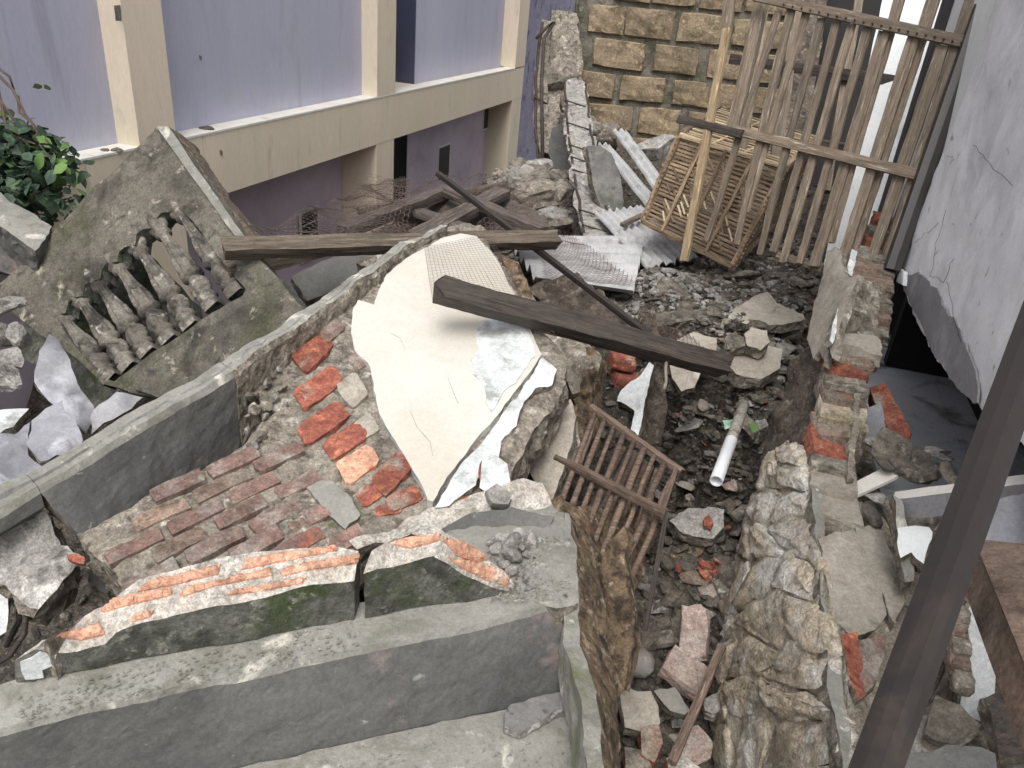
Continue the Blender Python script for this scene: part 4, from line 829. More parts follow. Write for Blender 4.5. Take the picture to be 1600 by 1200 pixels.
# ------------------------------------------------------------------ fallen brick wall with cream plaster
WL = P3((170, 870, 1.62), (560, 830, 1.7), (700, 370, 2.7))
fwl = thing('fallen_brick_wall', WL.hit(420, 850), 'fallen brick wall panel with a large cream plaster face', 'wall')
outl = [(375, 592), (450, 520), (560, 440), (640, 388), (700, 366), (760, 372), (800, 430), (812, 470), (852, 520), (890, 560), (885, 600), (850, 655), (805, 720), (790, 760), (690, 800), (600, 835), (540, 870), (200, 925), (165, 885), (118, 835), (250, 760), (375, 690), (430, 640)]
slab('mortar_body', WL.poly(outl, .003), .14, [mortar, mortar], fwl, res=.015, jag=.012, rough=.013, erough=.012)
cre = [(688, 372), (720, 364), (745, 368), (775, 402), (800, 450), (826, 508), (846, 552), (838, 566), (800, 616), (765, 662), (730, 706), (700, 744), (676, 782), (668, 778), (652, 745), (628, 706), (606, 672), (590, 640), (584, 600), (574, 566), (556, 548), (548, 520), (552, 480), (560, 468), (584, 476), (590, 458), (604, 428), (632, 404), (656, 390)]
slab('cream_plaster', WL.poly(cre, .022), .02, [cream, blue_white], fwl, res=.02, jag=.005, rough=.0018, erough=.003)
for q_ in ([(700, 590), (708, 612), (716, 630)], [(640, 640), (652, 668), (672, 690), (676, 712)], [(760, 430), (772, 448), (790, 462)], [(610, 520), (625, 528), (633, 545)]):
    tube('hairline_crack', [WL.hit(x, y, .0235) for x, y in q_], .0005, plaster_tan, fwl, 4)
slab('peeled_patch', WL.poly([(752, 500), (790, 486), (818, 505), (834, 540), (838, 556), (806, 592), (778, 628), (764, 640), (756, 604), (742, 582), (734, 560), (748, 545), (744, 522)], .0255), .003, [blue_white], fwl, res=.02, jag=.012, rough=.0018, erough=.001)
slab('white_plaster_strip', WL.poly([(848, 556), (872, 575), (862, 600), (836, 608), (822, 622), (806, 660), (782, 684), (778, 712), (752, 738), (742, 762), (700, 790), (680, 790), (704, 750), (734, 712), (770, 668), (806, 622), (838, 574)], .024), .03, [blue_white, mortar], fwl, res=.018, jag=.007, rough=.01, erough=.007)
# courses of exposed red bricks: centre, length, height in the picture, angle
for (x, y, L, h, ang, mt) in ((487, 545, 64, 42, -36, brick_red), (518, 512, 40, 30, -34, brick_pink), (497, 604, 76, 34, -30, brick_red), (504, 658, 80, 36, -30, brick_red), (540, 686, 70, 36, -30, brick_red), (560, 724, 64, 38, -28, brick_orange),
        (552, 608, 36, 44, -35, plaster_tan), (572, 665, 34, 34, -30, plaster_tan), (612, 738, 72, 38, -42, brick_red), (588, 762, 66, 30, -32, brick_red), (632, 778, 54, 26, -20, brick_red), (606, 792, 44, 18, -12, brick_red), (560, 560, 30, 26, -30, brick_pink)):
    ca, sa = math.cos(math.radians(ang)), math.sin(math.radians(ang)); q = []
    for (a, b) in ((-.5, -.36), (-.38, -.5), (.4, -.5), (.5, -.3), (.5, .38), (.36, .5), (-.42, .5), (-.5, .34)):
        X_ = a*L+random.uniform(-2, 2); Y_ = b*h*.95+random.uniform(-1.5, 1.5)-a*h*.1; q.append((x+X_*ca-Y_*sa, y+X_*sa+Y_*ca))
    slab('brick', WL.poly(q, .0135), .04, [mt, mt], fwl, res=.014, jag=.0035, rough=.008, erough=.004, sm=False)
# pink courses below the long beam
U_ = (WL.hit(430, 742)-WL.hit(180, 862)); U_ = (U_-WL.n*U_.dot(WL.n)).normalized(); V_ = WL.n.cross(U_); o0 = WL.hit(180, 862)
reg = [((WL.hit(x, y)-o0).dot(U_), (WL.hit(x, y)-o0).dot(V_)) for x, y in [(140, 836), (280, 758), (400, 690), (440, 700), (470, 740), (520, 790), (560, 830), (540, 862), (200, 915)]]
pk = [rbox(.128, .05, .046, brick_pink, 2, .08, 50+i) for i in range(6)]+[rbox(.128, .05, .046, brick_dirty, 2, .08, 60+i) for i in range(2)]
vmin, vmax = min(r[1] for r in reg), max(r[1] for r in reg); umin, umax = min(r[0] for r in reg), max(r[0] for r in reg)
v = vmin+.02; row = 0
while v < vmax:
    u = umin+(.065 if row % 2 else 0)
    while u < umax:
        if inside(reg, u, v):
            k = random.uniform(.85, 1.05); o = link('brick', random.choice(pk), o0+U_*u+V_*v+WL.n*random.uniform(-.015, -.006), fwl, Matrix((U_, -WL.n, V_)).transposed() @ Matrix.Rotation(random.uniform(-.02, .02), 3, 'Y')); o.scale = (k, 1, 1)
        u += .134+random.uniform(-.003, .008)
    v += .052; row += 1
# grey mortar smear to the right of the pink bricks
slab('mortar_smear', WL.poly([(470, 742), (520, 748), (548, 775), (565, 800), (540, 822), (510, 800), (488, 775)], .02), .03, [conc_light, mortar], fwl, res=.02, jag=.01, rough=.015)
for i in range(26):
    x = random.uniform(385, 450); y = random.uniform(575, 700); q = WL.hit(x, y, .012); s = random.uniform(.008, .02)
    o = link('mortar_lump', lib[random.choice([0, 2, 4])], q, fwl); o.scale = (s, s, s*.8); o.rotation_euler = (i, i*2, i)
# broken right flank of the wall
chunk('plaster_slab', [(870, 640), (890, 622), (900, 650), (890, 700), (872, 750), (862, 790), (840, 760), (828, 740), (845, 700)], 2.2, .03, [plaster_tan, mortar], 'tan plaster plate standing beside the white plaster strip', 'slab', .3, az=.3)
chunk('mortar_lump', [(830, 470), (870, 490), (910, 520), (940, 560), (925, 600), (895, 615), (880, 580), (855, 540), (825, 500)], 2.6, .1, [mortar, brown_edge], 'rough mortar mass under the dark plank right of the cream plaster', 'rubble', .5, rough=.04)
chunk('mortar_lump', [(850, 430), (900, 430), (960, 470), (985, 510), (930, 515), (870, 490), (820, 460)], 2.95, .12, [dirtwall, dirtwall], 'dark earthy mass between dark plank and corrugated sheet', 'rubble', .6, rough=.05)
chunk('mortar_lump', [(905, 540), (935, 552), (930, 620), (915, 690), (890, 700), (900, 640), (893, 600)], 2.55, .12, [brown_edge, brown_edge], 'brown ragged broken wall edge above the stick crate', 'rubble', .3, rough=.04, az=.3)
chunk('mortar_lump', [(785, 400), (810, 408), (830, 450), (840, 480), (812, 470), (798, 430)], 2.75, .1, [brown_edge, brick_red], 'crumbled edge between cream plaster and the wire', 'rubble', .5, rough=.03)
chunk('concrete_block', [(1000, 480), (1018, 470), (1030, 520), (1035, 540), (1000, 545), (995, 510)], 3.1, .1, [dirtwall, mortar], 'pair of dark upright spikes of concrete behind the plank', 'chunk', .1)
quadbrick(P(972, 562, 2.75), .1, .09, .09, .05, brick_red, 'broken_brick', 'red brick end showing below the dark plank', 'brick', .1, seed=8)
quadbrick(P(976, 590, 2.76), .2, .09, .09, .04, brick_red, 'broken_brick', 'lower dusty red brick end beneath the dark plank', 'brick', .1, seed=9)
for (pts, d, mt, lb) in (([(802, 708), (838, 652), (852, 640), (858, 652), (838, 700), (815, 745), (800, 742)], 2.15, brick_dirty, 'brown brick edge below the white plaster strip'),
                         ([(846, 600), (870, 606), (884, 620), (860, 650), (842, 640)], 2.3, brick_dirty, 'brown chipped brick at the right corner of the cream wall'),
                         ([(888, 640), (902, 655), (905, 700), (890, 760), (868, 800), (862, 790), (880, 740), (892, 690)], 2.25, mortar, 'ragged mortar rim beside the tan plaster plate')):
    chunk('brick_edge', pts, d, .06, [mt, mt], lb, 'brick', .3, rough=.012)
# ------------------------------------------------------------------ long fallen beam
lb_t = thing('long_beam', P(70, 820, 1.65), 'long grey fallen beam with moulded edge running diagonally from lower left', 'beam')
fl = [(-60, 850, 1.52), (66, 772, 1.62), (368, 590, 1.95), (520, 484, 2.25), (640, 392, 2.56), (700, 362, 2.72)]
def off(p, v): return p+v
DIRB = (P(368, 590, 1.95)-P(68, 770, 1.62)).normalized()
SN = DIRB.cross(UP).normalized(); SN = SN if SN.dot(CAM-P(368, 590, 1.95)) > 0 else -SN      # side that faces the camera
secs = []
for i, q in enumerate(fl):
    p = P(*q); hgt = (.03, .13, .21, .05, .04, .04)[i]; kw = (1, .62, .6, .5, .4, .35)[i]
    bk_ = -SN*.16+UP*.02
    secs.append([p-UP*hgt+SN*.0, p-SN*.004, p+UP*.016-SN*.02*kw, p+UP*.018-SN*.045*kw, p+UP*.035*kw-SN*.055*kw, p+UP*.035*kw-SN*.10*kw, p-SN*.13*kw+UP*.01*kw, p-SN*.13*kw-UP*.12])
sA1 = [q.copy() for q in secs[1]]; sA1[0] = P(66, 772, 1.62)-UP*.03
loft('beam_body', [secs[0], sA1], [conc_dark, conc_light, mortar, concrete], lb_t, res=.03, rough=.0035, smats=[0, 1, 1, 3, 1, 3, 3, 0], capm=2)
secs[1][0] = P(128, 836, 1.66); secs[1][7] = secs[1][0]-SN*.16
loft('beam_body', secs[1:3], [conc_dark, conc_light, mortar, concrete], lb_t, res=.02, rough=.006, smats=[0, 1, 1, 3, 1, 3, 3, 0], capm=2)
s3 = [[q+DIRB*.002 for q in secs[2]]]+secs[3:]
loft('beam_body', [[x[0], *x[1:]] for x in s3], [mortar, conc_light, mortar, concrete], lb_t, res=.016, rough=.012, smats=[0, 2, 1, 3, 1, 3, 3, 0], capm=0)
chunk('mortar_bits', [(370, 592), (385, 585), (430, 640), (450, 690), (436, 700), (424, 690), (432, 668), (400, 625)], 1.93, .03, [mortar, mortar], None, None, .3, rough=.025)
bpy.data.objects.remove(bpy.data.objects['mortar_bits'])
# grey block behind the beam (far left of the building window)
chunk('concrete_slab', [(455, 432), (500, 408), (560, 390), (620, 388), (640, 400), (560, 440), (480, 470)], 3.1, .12, [conc_dark, mortar], 'grey concrete slab lying behind the long beam under the plank', 'slab', .35)
# ------------------------------------------------------------------ balustrade
BP = P3((262, 210, 2.75), (20, 450, 2.75), (390, 470, 2.45))
bal = thing('balustrade', BP.hit(250, 600), 'toppled mossy concrete balustrade with fluted balusters at left', 'balustrade')
bo = [(-10, 452), (60, 385), (150, 290), (243, 199), (262, 212), (300, 262), (368, 368), (430, 430), (476, 486), (380, 545), (300, 592), (250, 622), (215, 615), (160, 600), (120, 560), (60, 520), (20, 490)]
def notch(a, b, n, dpt):
    out = []; dx, dy = b[0]-a[0], b[1]-a[1]; L = math.hypot(dx, dy); nx_, ny_ = dy/L, -dx/L
    for i in range(n):
        for f, h in ((.15, 0), (.5, dpt), (.85, 0)): out.append((a[0]+dx*(i+f)/n+nx_*h, a[1]+dy*(i+f)/n+ny_*h))
    return out
hole = notch((80, 496), (272, 308), 7, -9)[::1]+[(300, 345), (345, 405), (383, 452), (378, 462)]+[(330, 486), (293, 512), (262, 535), (235, 552), (205, 575), (178, 596), (160, 590), (120, 545)]
slab('panel', BP.poly(bo), .08, [balm, mossy], bal, res=.028, jag=.004, rough=.008, erough=.006, holes=[BP.poly(hole)])
# smooth pale end strip and its broken brown back edge
slab('end_strip', [BP.hit(x, y, .012) for x, y in ((243, 197), (262, 197), (380, 368), (366, 368))], .1, [conc_light, balm], bal, res=.03, jag=.002, rough=.002)
slab('broken_end', [BP.hit(x, y, -.03) for x, y in ((262, 196), (276, 204), (330, 290), (402, 372), (378, 372))], .12, [wood_grey, wood_grey], bal, res=.02, jag=.006, rough=.012)
# base foot in grey and the lower band
slab('base_band', [BP.hit(x, y, .03) for x, y in ((386, 474), (418, 462), (476, 486), (380, 545), (300, 592), (252, 622), (205, 606), (210, 590), (300, 532))], .05, [balm, mossy], bal, res=.03, jag=.004, rough=.01)
prof = [(0, .034), (.05, .034), (.055, .026), (.08, .024), (.1, .032), (.14, .036), (.18, .034), (.21, .024), (.225, .03), (.245, .03), (.26, .021), (.3, .019), (.36, .021), (.44, .026), (.52, .031), (.6, .034), (.64, .032), (.65, .04), (.675, .041), (.69, .028), (.7, .024), (.73, .031), (.78, .037), (.82, .034), (.855, .024), (.87, .034), (.895, .036), (.905, .026), (.93, .033), (1, .033)]
tops = [(264, 305), (232, 333), (199, 362), (166, 390), (135, 418), (108, 446), (84, 478)]; bots = [(374, 464), (338, 484), (304, 514), (271, 536), (238, 556), (208, 578), (180, 596)]
for i in range(7):
    a = BP.hit(*tops[i], -.035); b = BP.hit(*bots[i], -.03); ax = b-a; L = ax.length; X = ax.normalized(); Y = BP.n.cross(X).normalized(); Z = X.cross(Y)
    vs = []; nseg = 42
    for t, r in prof:
        for q in range(nseg):
            fl_ = 1+(.17*math.cos(q*8*2*math.pi/nseg) if .26 < t < .64 else 0); rr = r*fl_*(.96 if r > .028 else .86)
            if .08 < t < .2 or .7 < t < .85: rr *= 1+.14*math.cos(q*4*2*math.pi/nseg)
            c, s = math.cos(2*math.pi*q/nseg), math.sin(2*math.pi*q/nseg)
            if t < .052 or t > .925: m_ = max(abs(c), abs(s)); c, s = c/m_*.9, s/m_*.9
            vs.append(Vector((t*L, rr*c, rr*s)))
    fs = [(j*nseg+q, j*nseg+(q+1) % nseg, (j+1)*nseg+(q+1) % nseg, (j+1)*nseg+q) for j in range(len(prof)-1) for q in range(nseg)]
    m_ = MB(); m_.add(vs, fs, 0, True); link('baluster', m_.mesh('baluster', balu), a, bal, Matrix((X, Y, Z)).transposed())
bk2 = slab('void_backing', [BP.hit(x, y, -.32) for x, y in ((20, 430), (150, 330), (232, 400), (300, 470), (320, 560), (150, 640), (40, 560))], .05, [mossy], None, res=.06, jag=.01, rough=.01); setp(bk2, 'added dark backing slab for the void behind the lower balusters', 'slab')  # backing added so the baluster gaps look like a dark void
# ------------------------------------------------------------------ vine, left debris
vn = thing('vine', P(40, 300, 2.9), 'leafy green vine hanging down at the upper left edge', 'plant')
for pts in ([(-10, 110), (20, 140), (40, 180), (70, 215), (90, 240)], [(-10, 100), (15, 120), (22, 140)], [(-5, 150), (20, 185), (50, 210), (80, 250), (88, 300)], [(10, 180), (15, 210), (55, 225)], [(-5, 130), (10, 200), (40, 260), (60, 320)], [(28, 150), (30, 175), (48, 190), (65, 220)]):
    tube('stem', [P(x, y, 2.95+random.uniform(-.05, .05)) for x, y in pts], .006, stem_m, vn, 6, r2=.003)
random.seed(9)
def leafmesh(mat):
    q = [(0, 0), (.25, .3), (.6, .36), (1, 0), (.6, -.36), (.25, -.3)]; vs = [Vector((x, y, .12*abs(y)-.1*x*x)) for x, y in q]+[Vector((.5, 0, -.04))]
    m_ = MB(); m_.add(vs, [(i, (i+1) % 6, 6) for i in range(6)], 0, True); return m_.mesh('leaf', mat)
lm = [leafmesh(leaf_m), leafmesh(leaf_l)]; n_ = 0
while n_ < 300:
    x = random.gauss(38, 42); y = random.gauss(262, 48)
    if x < -30 or y > 338 or x > 150 or y < 165+ .5*max(0, x): continue
    if x > 60 and y < 205: continue
    o = link('leaf', lm[1 if (x > 85 and random.random() < .75) or random.random() < .06 else 0], P(x, y, random.uniform(2.85, 3.15)), vn); s = random.uniform(.045, .075); o.scale = (s, s, s)
    o.rotation_euler = (random.uniform(-.8, .8), random.uniform(-.2, 1.2), random.uniform(0, 6.28)); n_ += 1
mb = MB(); n_ = 0
while n_ < 900:
    x = random.gauss(38, 45); y = random.gauss(265, 55)
    if x < -40 or y > 345 or x > 140 or y < 160+.6*max(0, x): continue
    p = P(x, y, random.uniform(2.95, 3.3)); s_ = random.uniform(.03, .06); R_ = Matrix.Rotation(random.uniform(0, 6.28), 3, 'Z') @ Matrix.Rotation(random.uniform(-.3, 1.3), 3, 'Y') @ Matrix.Rotation(random.uniform(-.8, .8), 3, 'X')
    mb.add([R_ @ Vector((a*s_, b*s_, 0))+p for a, b in ((0, 0), (.3, .33), (.65, .3), (1, 0), (.65, -.3), (.3, -.33))], [(0, 1, 2, 3, 4, 5)], 0, False); n_ += 1
o = mb.build('foliage', leaf_m, vn); o['kind'] = 'stuff'
for (x, y) in ((66, 134), (78, 136)):
    o = link('leaf', lm[1], P(x, y, 2.7), vn); o.scale = (.035, .035, .035); o.rotation_euler = (.9, .2, x)
chunk('concrete_beam', [(-20, 300), (0, 300), (82, 352), (70, 372), (56, 388), (-20, 340)], 2.75, .14, [wood_grey if False else conc_light, conc_dark], 'pale topped beam end sticking out under the vine', 'beam', .7)
chunk('concrete_beam', [(-20, 342), (56, 390), (20, 430), (-20, 420)], 2.78, .1, [conc_dark, conc_dark], 'dark grey beam side below the vine', 'beam', .1)
def fold(name, polys, label, cat='sheet', mat=film_m, th=.012, d_=None):
    t = thing(name, P(*polys[0][0]), label, cat)
    for pts in polys: slab('plate', [P(*q) for q in pts], th, [mat, mortar], t, res=.03, jag=.006, rough=.006, erough=.003)
    return t
chunk('plaster_sheet', [(60, 545), (78, 522), (92, 530), (112, 560), (120, 600), (150, 640), (135, 672), (112, 655), (75, 620), (50, 590)], 2.1, .02, [film_m, mortar], 'curved grey plaster sheet standing beside the lowest balusters', 'sheet', .2, rough=.07)
chunk('plaster_sheet', [(48, 650), (95, 620), (132, 690), (118, 712), (60, 720), (40, 700)], 1.95, .012, [film_m, mortar], 'pale bluish folded plaster sheet at the left', 'sheet', .4, rough=.06)
chunk('plaster_sheet', [(-10, 690), (48, 648), (42, 705), (60, 718), (82, 738), (60, 755), (0, 782), (-20, 780), (-20, 710)], 1.9, .012, [film_m, mortar], 'white plaster sheet with green stain at the left edge', 'sheet', .6, rough=.06)
chunk('plaster_sheet', [(145, 640), (180, 615), (222, 622), (205, 640), (165, 660), (140, 678)], 2.05, .01, [grey_plaster, mortar], 'small dark grey folded sheet against the balustrade foot', 'sheet', .4, rough=.02)
chunk('plaster_sheet', [(-20, 642), (30, 636), (45, 640), (20, 665), (-20, 690)], 2.1, .02, [blue_white, mortar], 'pale flat sheet behind the folded plaster sheets', 'sheet', .7, rough=.012)
for (x, y, d, r, sc, lb) in ((8, 475, 2.4, .07, (1.3, .8, .5), 'pale slab edge jutting in at the left of the balustrade'), (28, 525, 2.3, .045, (.8, 1, 1.1), 'upper squarish lump in the dark gap left of the balustrade'), (22, 558, 2.2, .04, (1.1, 1, .7), 'middle lump in the dark gap left of the balustrade'), (5, 595, 2.15, .05, (1, 1, 1), 'lower lump at the left edge beside the curved sheet'), (3, 520, 2.5, .05, (1, 1, 1), 'dim lump deep in the gap at the left edge')):
    lump(x, y, d, r, rubble_pale, lb, 'rubble_lump', sc, 'rubble')
chunk('concrete_chunk', [(-20, 818), (30, 790), (70, 800), (95, 840), (128, 868), (100, 905), (62, 945), (30, 935), (5, 905), (-20, 900)], 1.6, .12, [rubble_pale, mortar], 'large pale crumbly chunk at the left below the long beam', 'chunk', .45, rough=.05, er=.02)
chunk('brick_fragment', [(102, 866), (112, 862), (130, 868), (128, 878), (106, 874)], 1.58, .02, [brick_red], 'red brick fragment on the tip of the large pale chunk', 'brick', .4, res=.012)
chunk('concrete_chunk', [(140, 880), (190, 880), (198, 900), (165, 925), (138, 905)], 1.75, .08, [conc_dark, mortar], 'dark grey chunk wedged under the pink brick courses', 'chunk', .5)
chunk('plaster_fragment', [(-10, 935), (12, 925), (18, 950), (12, 985), (-12, 1000)], 1.6, .03, [blue_white, mortar], 'upright pale fragment at the left edge above the front beam', 'fragment', .4)
chunk('plaster_fragment', [(40, 1088), (62, 1072), (76, 1078), (62, 1090), (46, 1098)], 1.19, .015, [rubble_pale, mortar], 'small triangular flake on the left of the front ledge', 'fragment', .8, res=.01, jag=.003)
for i, pts in enumerate(([(-5, 880), (20, 905), (42, 950), (38, 990), (15, 1025), (-10, 1040)], [(-5, 900), (28, 930), (30, 970), (10, 1010)], [(-10, 860), (10, 885), (20, 930)])):
    o = tube('cable', [P(x, y, 1.62+.03*i) for x, y in pts], .006, wood_dark, None, 8); setp(o, ('outermost black cable looping at the lower left', 'inner black cable curling inside the outer loop', 'shortest black cable end at the left edge')[i], 'cable')
# ------------------------------------------------------------------ front beams
ZL = 1.37; fr = thing('front_beam', H(500, 1100, 1.2), 'stepped grey concrete ledge beam across the foreground', 'beam')
fe = [(-120, 1172), (0, 1144), (135, 1107), (304, 1070), (500, 1029), (669, 994), (820, 961), (872, 946)]
be = [(-120, 1120), (0, 1100), (100, 1066), (300, 1030), (500, 985), (680, 948), (800, 920), (856, 905)]
tp = [H(x, y, ZL) for x, y in fe]; tb = [H(x, y-30, ZL+.004) for x, y in be]
bt_ = [(-180, 1330), (-60, 1300), (80, 1262), (260, 1218), (500, 1168), (660, 1133), (787, 1104), (912, 1074)]; bo_ = [H(x, y, 1.19) for x, y in bt_]
secs = [[bo_[i], tp[i]-UP*.012, tp[i]+(tb[i]-tp[i])*.04, tb[i], tb[i]-UP*.3, bo_[i]-UP*.25] for i in range(len(tp))]
loft('upper_step', secs, [conc_dark, conc_light, mortar], fr, res=.015, rough=.0042, smats=[0, 1, 1, 0, 0, 0], capm=2)  # pale top and dark front put sky light and shade into the colour
le = [H(x, y, 1.19) for x, y in ((-180, 1332), (260, 1220), (787, 1106), (914, 1076), (938, 1150), (960, 1260), (900, 1420), (-300, 1560))]
slab('lower_step', [p-UP*.002 for p in le], .14, [conc_light, mortar], fr, res=.03, jag=.004, rough=.009, facing=Vector((0, 1, 50)))
# right end: upright slab edge and ragged brown side
rim = [(862, 800, 1.70), (890, 802, 1.70), (900, 860, 1.6), (905, 940, 1.49), (912, 1016, 1.39), (938, 1100, 1.27), (946, 1240, 1.12)]
rimo = [(897, 808, 1.8), (904, 822, 1.78), (930, 862, 1.68), (944, 930, 1.58), (956, 990, 1.5), (973, 1130, 1.34), (982, 1260, 1.22)]
secs = []
for i in range(7):
    a = P(*rim[i]); b = P(*rimo[i]); a2 = P(rim[i][0]-(26 if i > 1 else 6), rim[i][1], rim[i][2]-.005)
    secs.append([a2-UP*.12, a2+UP*.002, a, b-UP*.02, b-UP*.3])
mbx = loft('broken_side', secs, [conc_light, conc_light, brown_edge, brown_edge], fr, res=.016, rough=.011, smats=[0, 1, 2, 3, 0], capm=2)
# platform behind (where the little stones lie)
slab('upper_platform', [H(x, y, ZL+.008) for x, y in ((780, 905), (800, 932), (872, 948), (905, 938), (898, 860), (890, 812), (862, 790), (700, 830), (640, 880))], .16, [conc_light, mortar], fr, res=.02, jag=.004, rough=.008, facing=Vector((0, 1, 50)))
# broken upper course in two pieces
VP0 = H(34, 1068, ZL); VP1 = H(797, 928, ZL); vpn = (VP1-VP0).cross(UP).normalized()
VF = Pl(VP0+UP*0, n=vpn)
top = [(22, 1031), (50, 1016), (85, 1020), (118, 1016), (162, 1008), (180, 990), (202, 981), (236, 970), (337, 948), (380, 944), (428, 932), (470, 918), (506, 912), (550, 907)]
topR = [(567, 898), (590, 890), (615, 886), (650, 876), (675, 871), (702, 884), (736, 903), (770, 916), (797, 926)]
upb = {22: (62, 1000), 50: (70, 996), 85: (110, 975), 118: (130, 962), 162: (165, 945), 180: (190, 925), 202: (215, 905), 236: (250, 896), 337: (345, 872), 380: (390, 866), 428: (440, 860), 470: (480, 856), 506: (520, 854), 550: (562, 862),
       567: (580, 862), 590: (600, 850), 615: (625, 842), 650: (655, 836), 675: (690, 834), 702: (720, 846), 736: (755, 866), 770: (785, 888), 797: (803, 912)}
def course(name, tpx, label):
    t = thing(name, H(tpx[0][0]+20, 1050, ZL), label, 'beam'); secs = []
    for (x, y) in tpx:
        f = VF.hit(x, y)
        yb = 928+(797-x)*(140/763.0)-(6 if x > 30 else 0); g = VF.hit(x+4, yb); g.z = ZL+.006
        ub = upb[x]; r_ = ray(*ub); r0 = CAM+r_*((f.z+.03-CAM.z)/r_.z)
        secs.append([g, f, r0, r0-UP*.12+vpn*0])
    t_core = loft('stone_core', secs, [mossy, mortar_white, mortar], t, res=.018, rough=.006, smats=[0, 1, 2, 2], capm=0 if tpx[0][0] < 100 else 2); CORE[t] = t_core; return t, secs
CORE = {}
cL, sL_ = course('broken_kerb', top, 'long mossy broken kerb course with orange bricks on top, left of the crack')
cR, sR_ = course('broken_kerb', topR, 'short mossy broken kerb piece with orange bricks, right of the crack')
TP1 = Pl(sL_[4][1], sL_[10][1], (sL_[10][2]+sL_[4][2])/2)
def topbrick(par, PL, pts, mt, off=0, th=0): surf_slab('brick', CORE[par], ORG[CORE[par]], pts, .0085, mt, par)
def locpl(secs, tpx, pts):
    cx_ = sum(p[0] for p in pts)/len(pts); best = min(range(len(tpx)-1), key=lambda i: abs((tpx[i][0]+tpx[i+1][0])/2+28-cx_))
    return Pl(secs[best][1], secs[best+1][1], (secs[best][2]+secs[best+1][2])/2)
for pts in ([(216, 926), (233, 910), (344, 884), (341, 898), (287, 911), (267, 916)], [(378, 891), (385, 874), (523, 854), (526, 861), (472, 872), (405, 886)], [(157, 955), (172, 938), (267, 920), (270, 930), (216, 943), (162, 957)],
            [(280, 931), (294, 918), (422, 889), (425, 901), (337, 916), (287, 933)], [(439, 896), (452, 886), (575, 864), (575, 878), (472, 894), (442, 901)], [(354, 931), (368, 923), (479, 904), (472, 913), (405, 925)],
            [(101, 989), (155, 975), (165, 992), (128, 1002), (88, 995)], [(199, 968), (209, 962), (239, 955), (236, 965), (209, 972)]):
    topbrick(cL, locpl(sL_, top, pts), pts, brick_orange, .001, .03)
slab('flaked_paint', [VF.hit(x, y, .006) for x, y in ((27, 1036), (58, 1020), (84, 1024), (80, 1040), (62, 1046), (66, 1058), (38, 1061))], .004, [blue_white], cL, res=.015, jag=.006, rough=.002, erough=.001)
TP2 = Pl(sR_[1][1], sR_[6][1], (sR_[4][2]+sR_[5][2])/2)
for pts in ([(610, 850), (640, 840), (690, 836), (688, 846), (640, 858)], [(690, 842), (720, 846), (755, 862), (765, 876), (740, 880), (712, 868)], [(700, 872), (730, 878), (775, 888), (797, 905), (795, 918), (760, 908), (720, 888)]):
    topbrick(cR, locpl(sR_, topR, pts), pts, brick_orange, .001, .03)
# pale rubble ridge between the two walls
chunk('mortar_ridge', [(545, 850), (600, 828), (640, 800), (700, 785), (760, 770), (815, 752), (845, 760), (868, 800), (860, 820), (800, 808), (745, 812), (690, 840), (640, 838), (600, 846), (560, 862)], 1.72, .1, [mortar_white, mortar], 'pale crumbled mortar ridge behind the kerb pieces', 'rubble', .6, rough=.03)
chunk('render_face', [(690, 826), (740, 800), (800, 792), (866, 806), (862, 826), (800, 832), (760, 850), (720, 842)], 1.645, .03, [conc_dark, mortar], 'dark smooth render piece behind the little stone pile', 'slab', .2, rough=.004, az=0)
for (pts, d, lb, mts) in (([(752, 722), (768, 712), (795, 728), (802, 752), (784, 760), (765, 768), (750, 760)], 1.78, 'white topped red brick lump at the foot of the cream plaster', [blue_white, brick_red]), ([(698, 775), (735, 770), (740, 788), (705, 792)], 1.75, 'red brick end poking from the pale mortar ridge', [brick_red, brick_red]),
                          ([(762, 765), (780, 755), (802, 768), (795, 785), (770, 785)], 1.66, 'small round white lump on the pale mortar ridge', [rubble_pale, rubble_pale]), ([(640, 775), (655, 768), (668, 785), (650, 792)], 1.78, 'red brick crumb left of the cream plaster tip', [brick_red, brick_red])):
    chunk('brick_lump', pts, d, .05, mts, lb, 'brick', .4, rough=.012)
for i, (x, y, r) in enumerate(((786, 840, .022), (800, 852, .03), (812, 838, .024), (828, 846, .02), (795, 868, .028), (776, 858, .018), (800, 892, .016), (818, 858, .014), (835, 838, .012), (788, 882, .012), (806, 836, .012), (768, 846, .012), (822, 866, .01))):
    p = H(x, y, ZL+.02); o = link('stone', rock_mesh(400+i, rubble_pale, 2, 12, 1, .06), p); o.scale = (r*1.2, r, r*.8); o.rotation_euler = (i, i*1.7, i*.6); setp(o, 'small pale stone in the little pile on the concrete ledge', 'stone', 'small stones piled on the concrete ledge')
chunk('plaster_flake', [(815, 935), (835, 925), (862, 918), (865, 930), (845, 942), (825, 945)], 1.46, .006, [rubble_pale], 'thin pale flake lying on the ledge near its right end', 'fragment', .9, res=.012, jag=.004)
SHP = Pl(H(850, 1110, 1.205), n=Vector((0.05, -.12, 1)))
o = slab('concrete_shard', SHP.poly([(790, 1112), (800, 1100), (850, 1086), (916, 1073), (900, 1092), (884, 1108), (868, 1112), (846, 1130), (815, 1146), (790, 1134)], .012), .022, [concrete, rubble_pale], res=.014, jag=.005, rough=.003, erough=.005)
setp(o, 'wedge shaped grey concrete shard lying on the lower front step', 'shard')
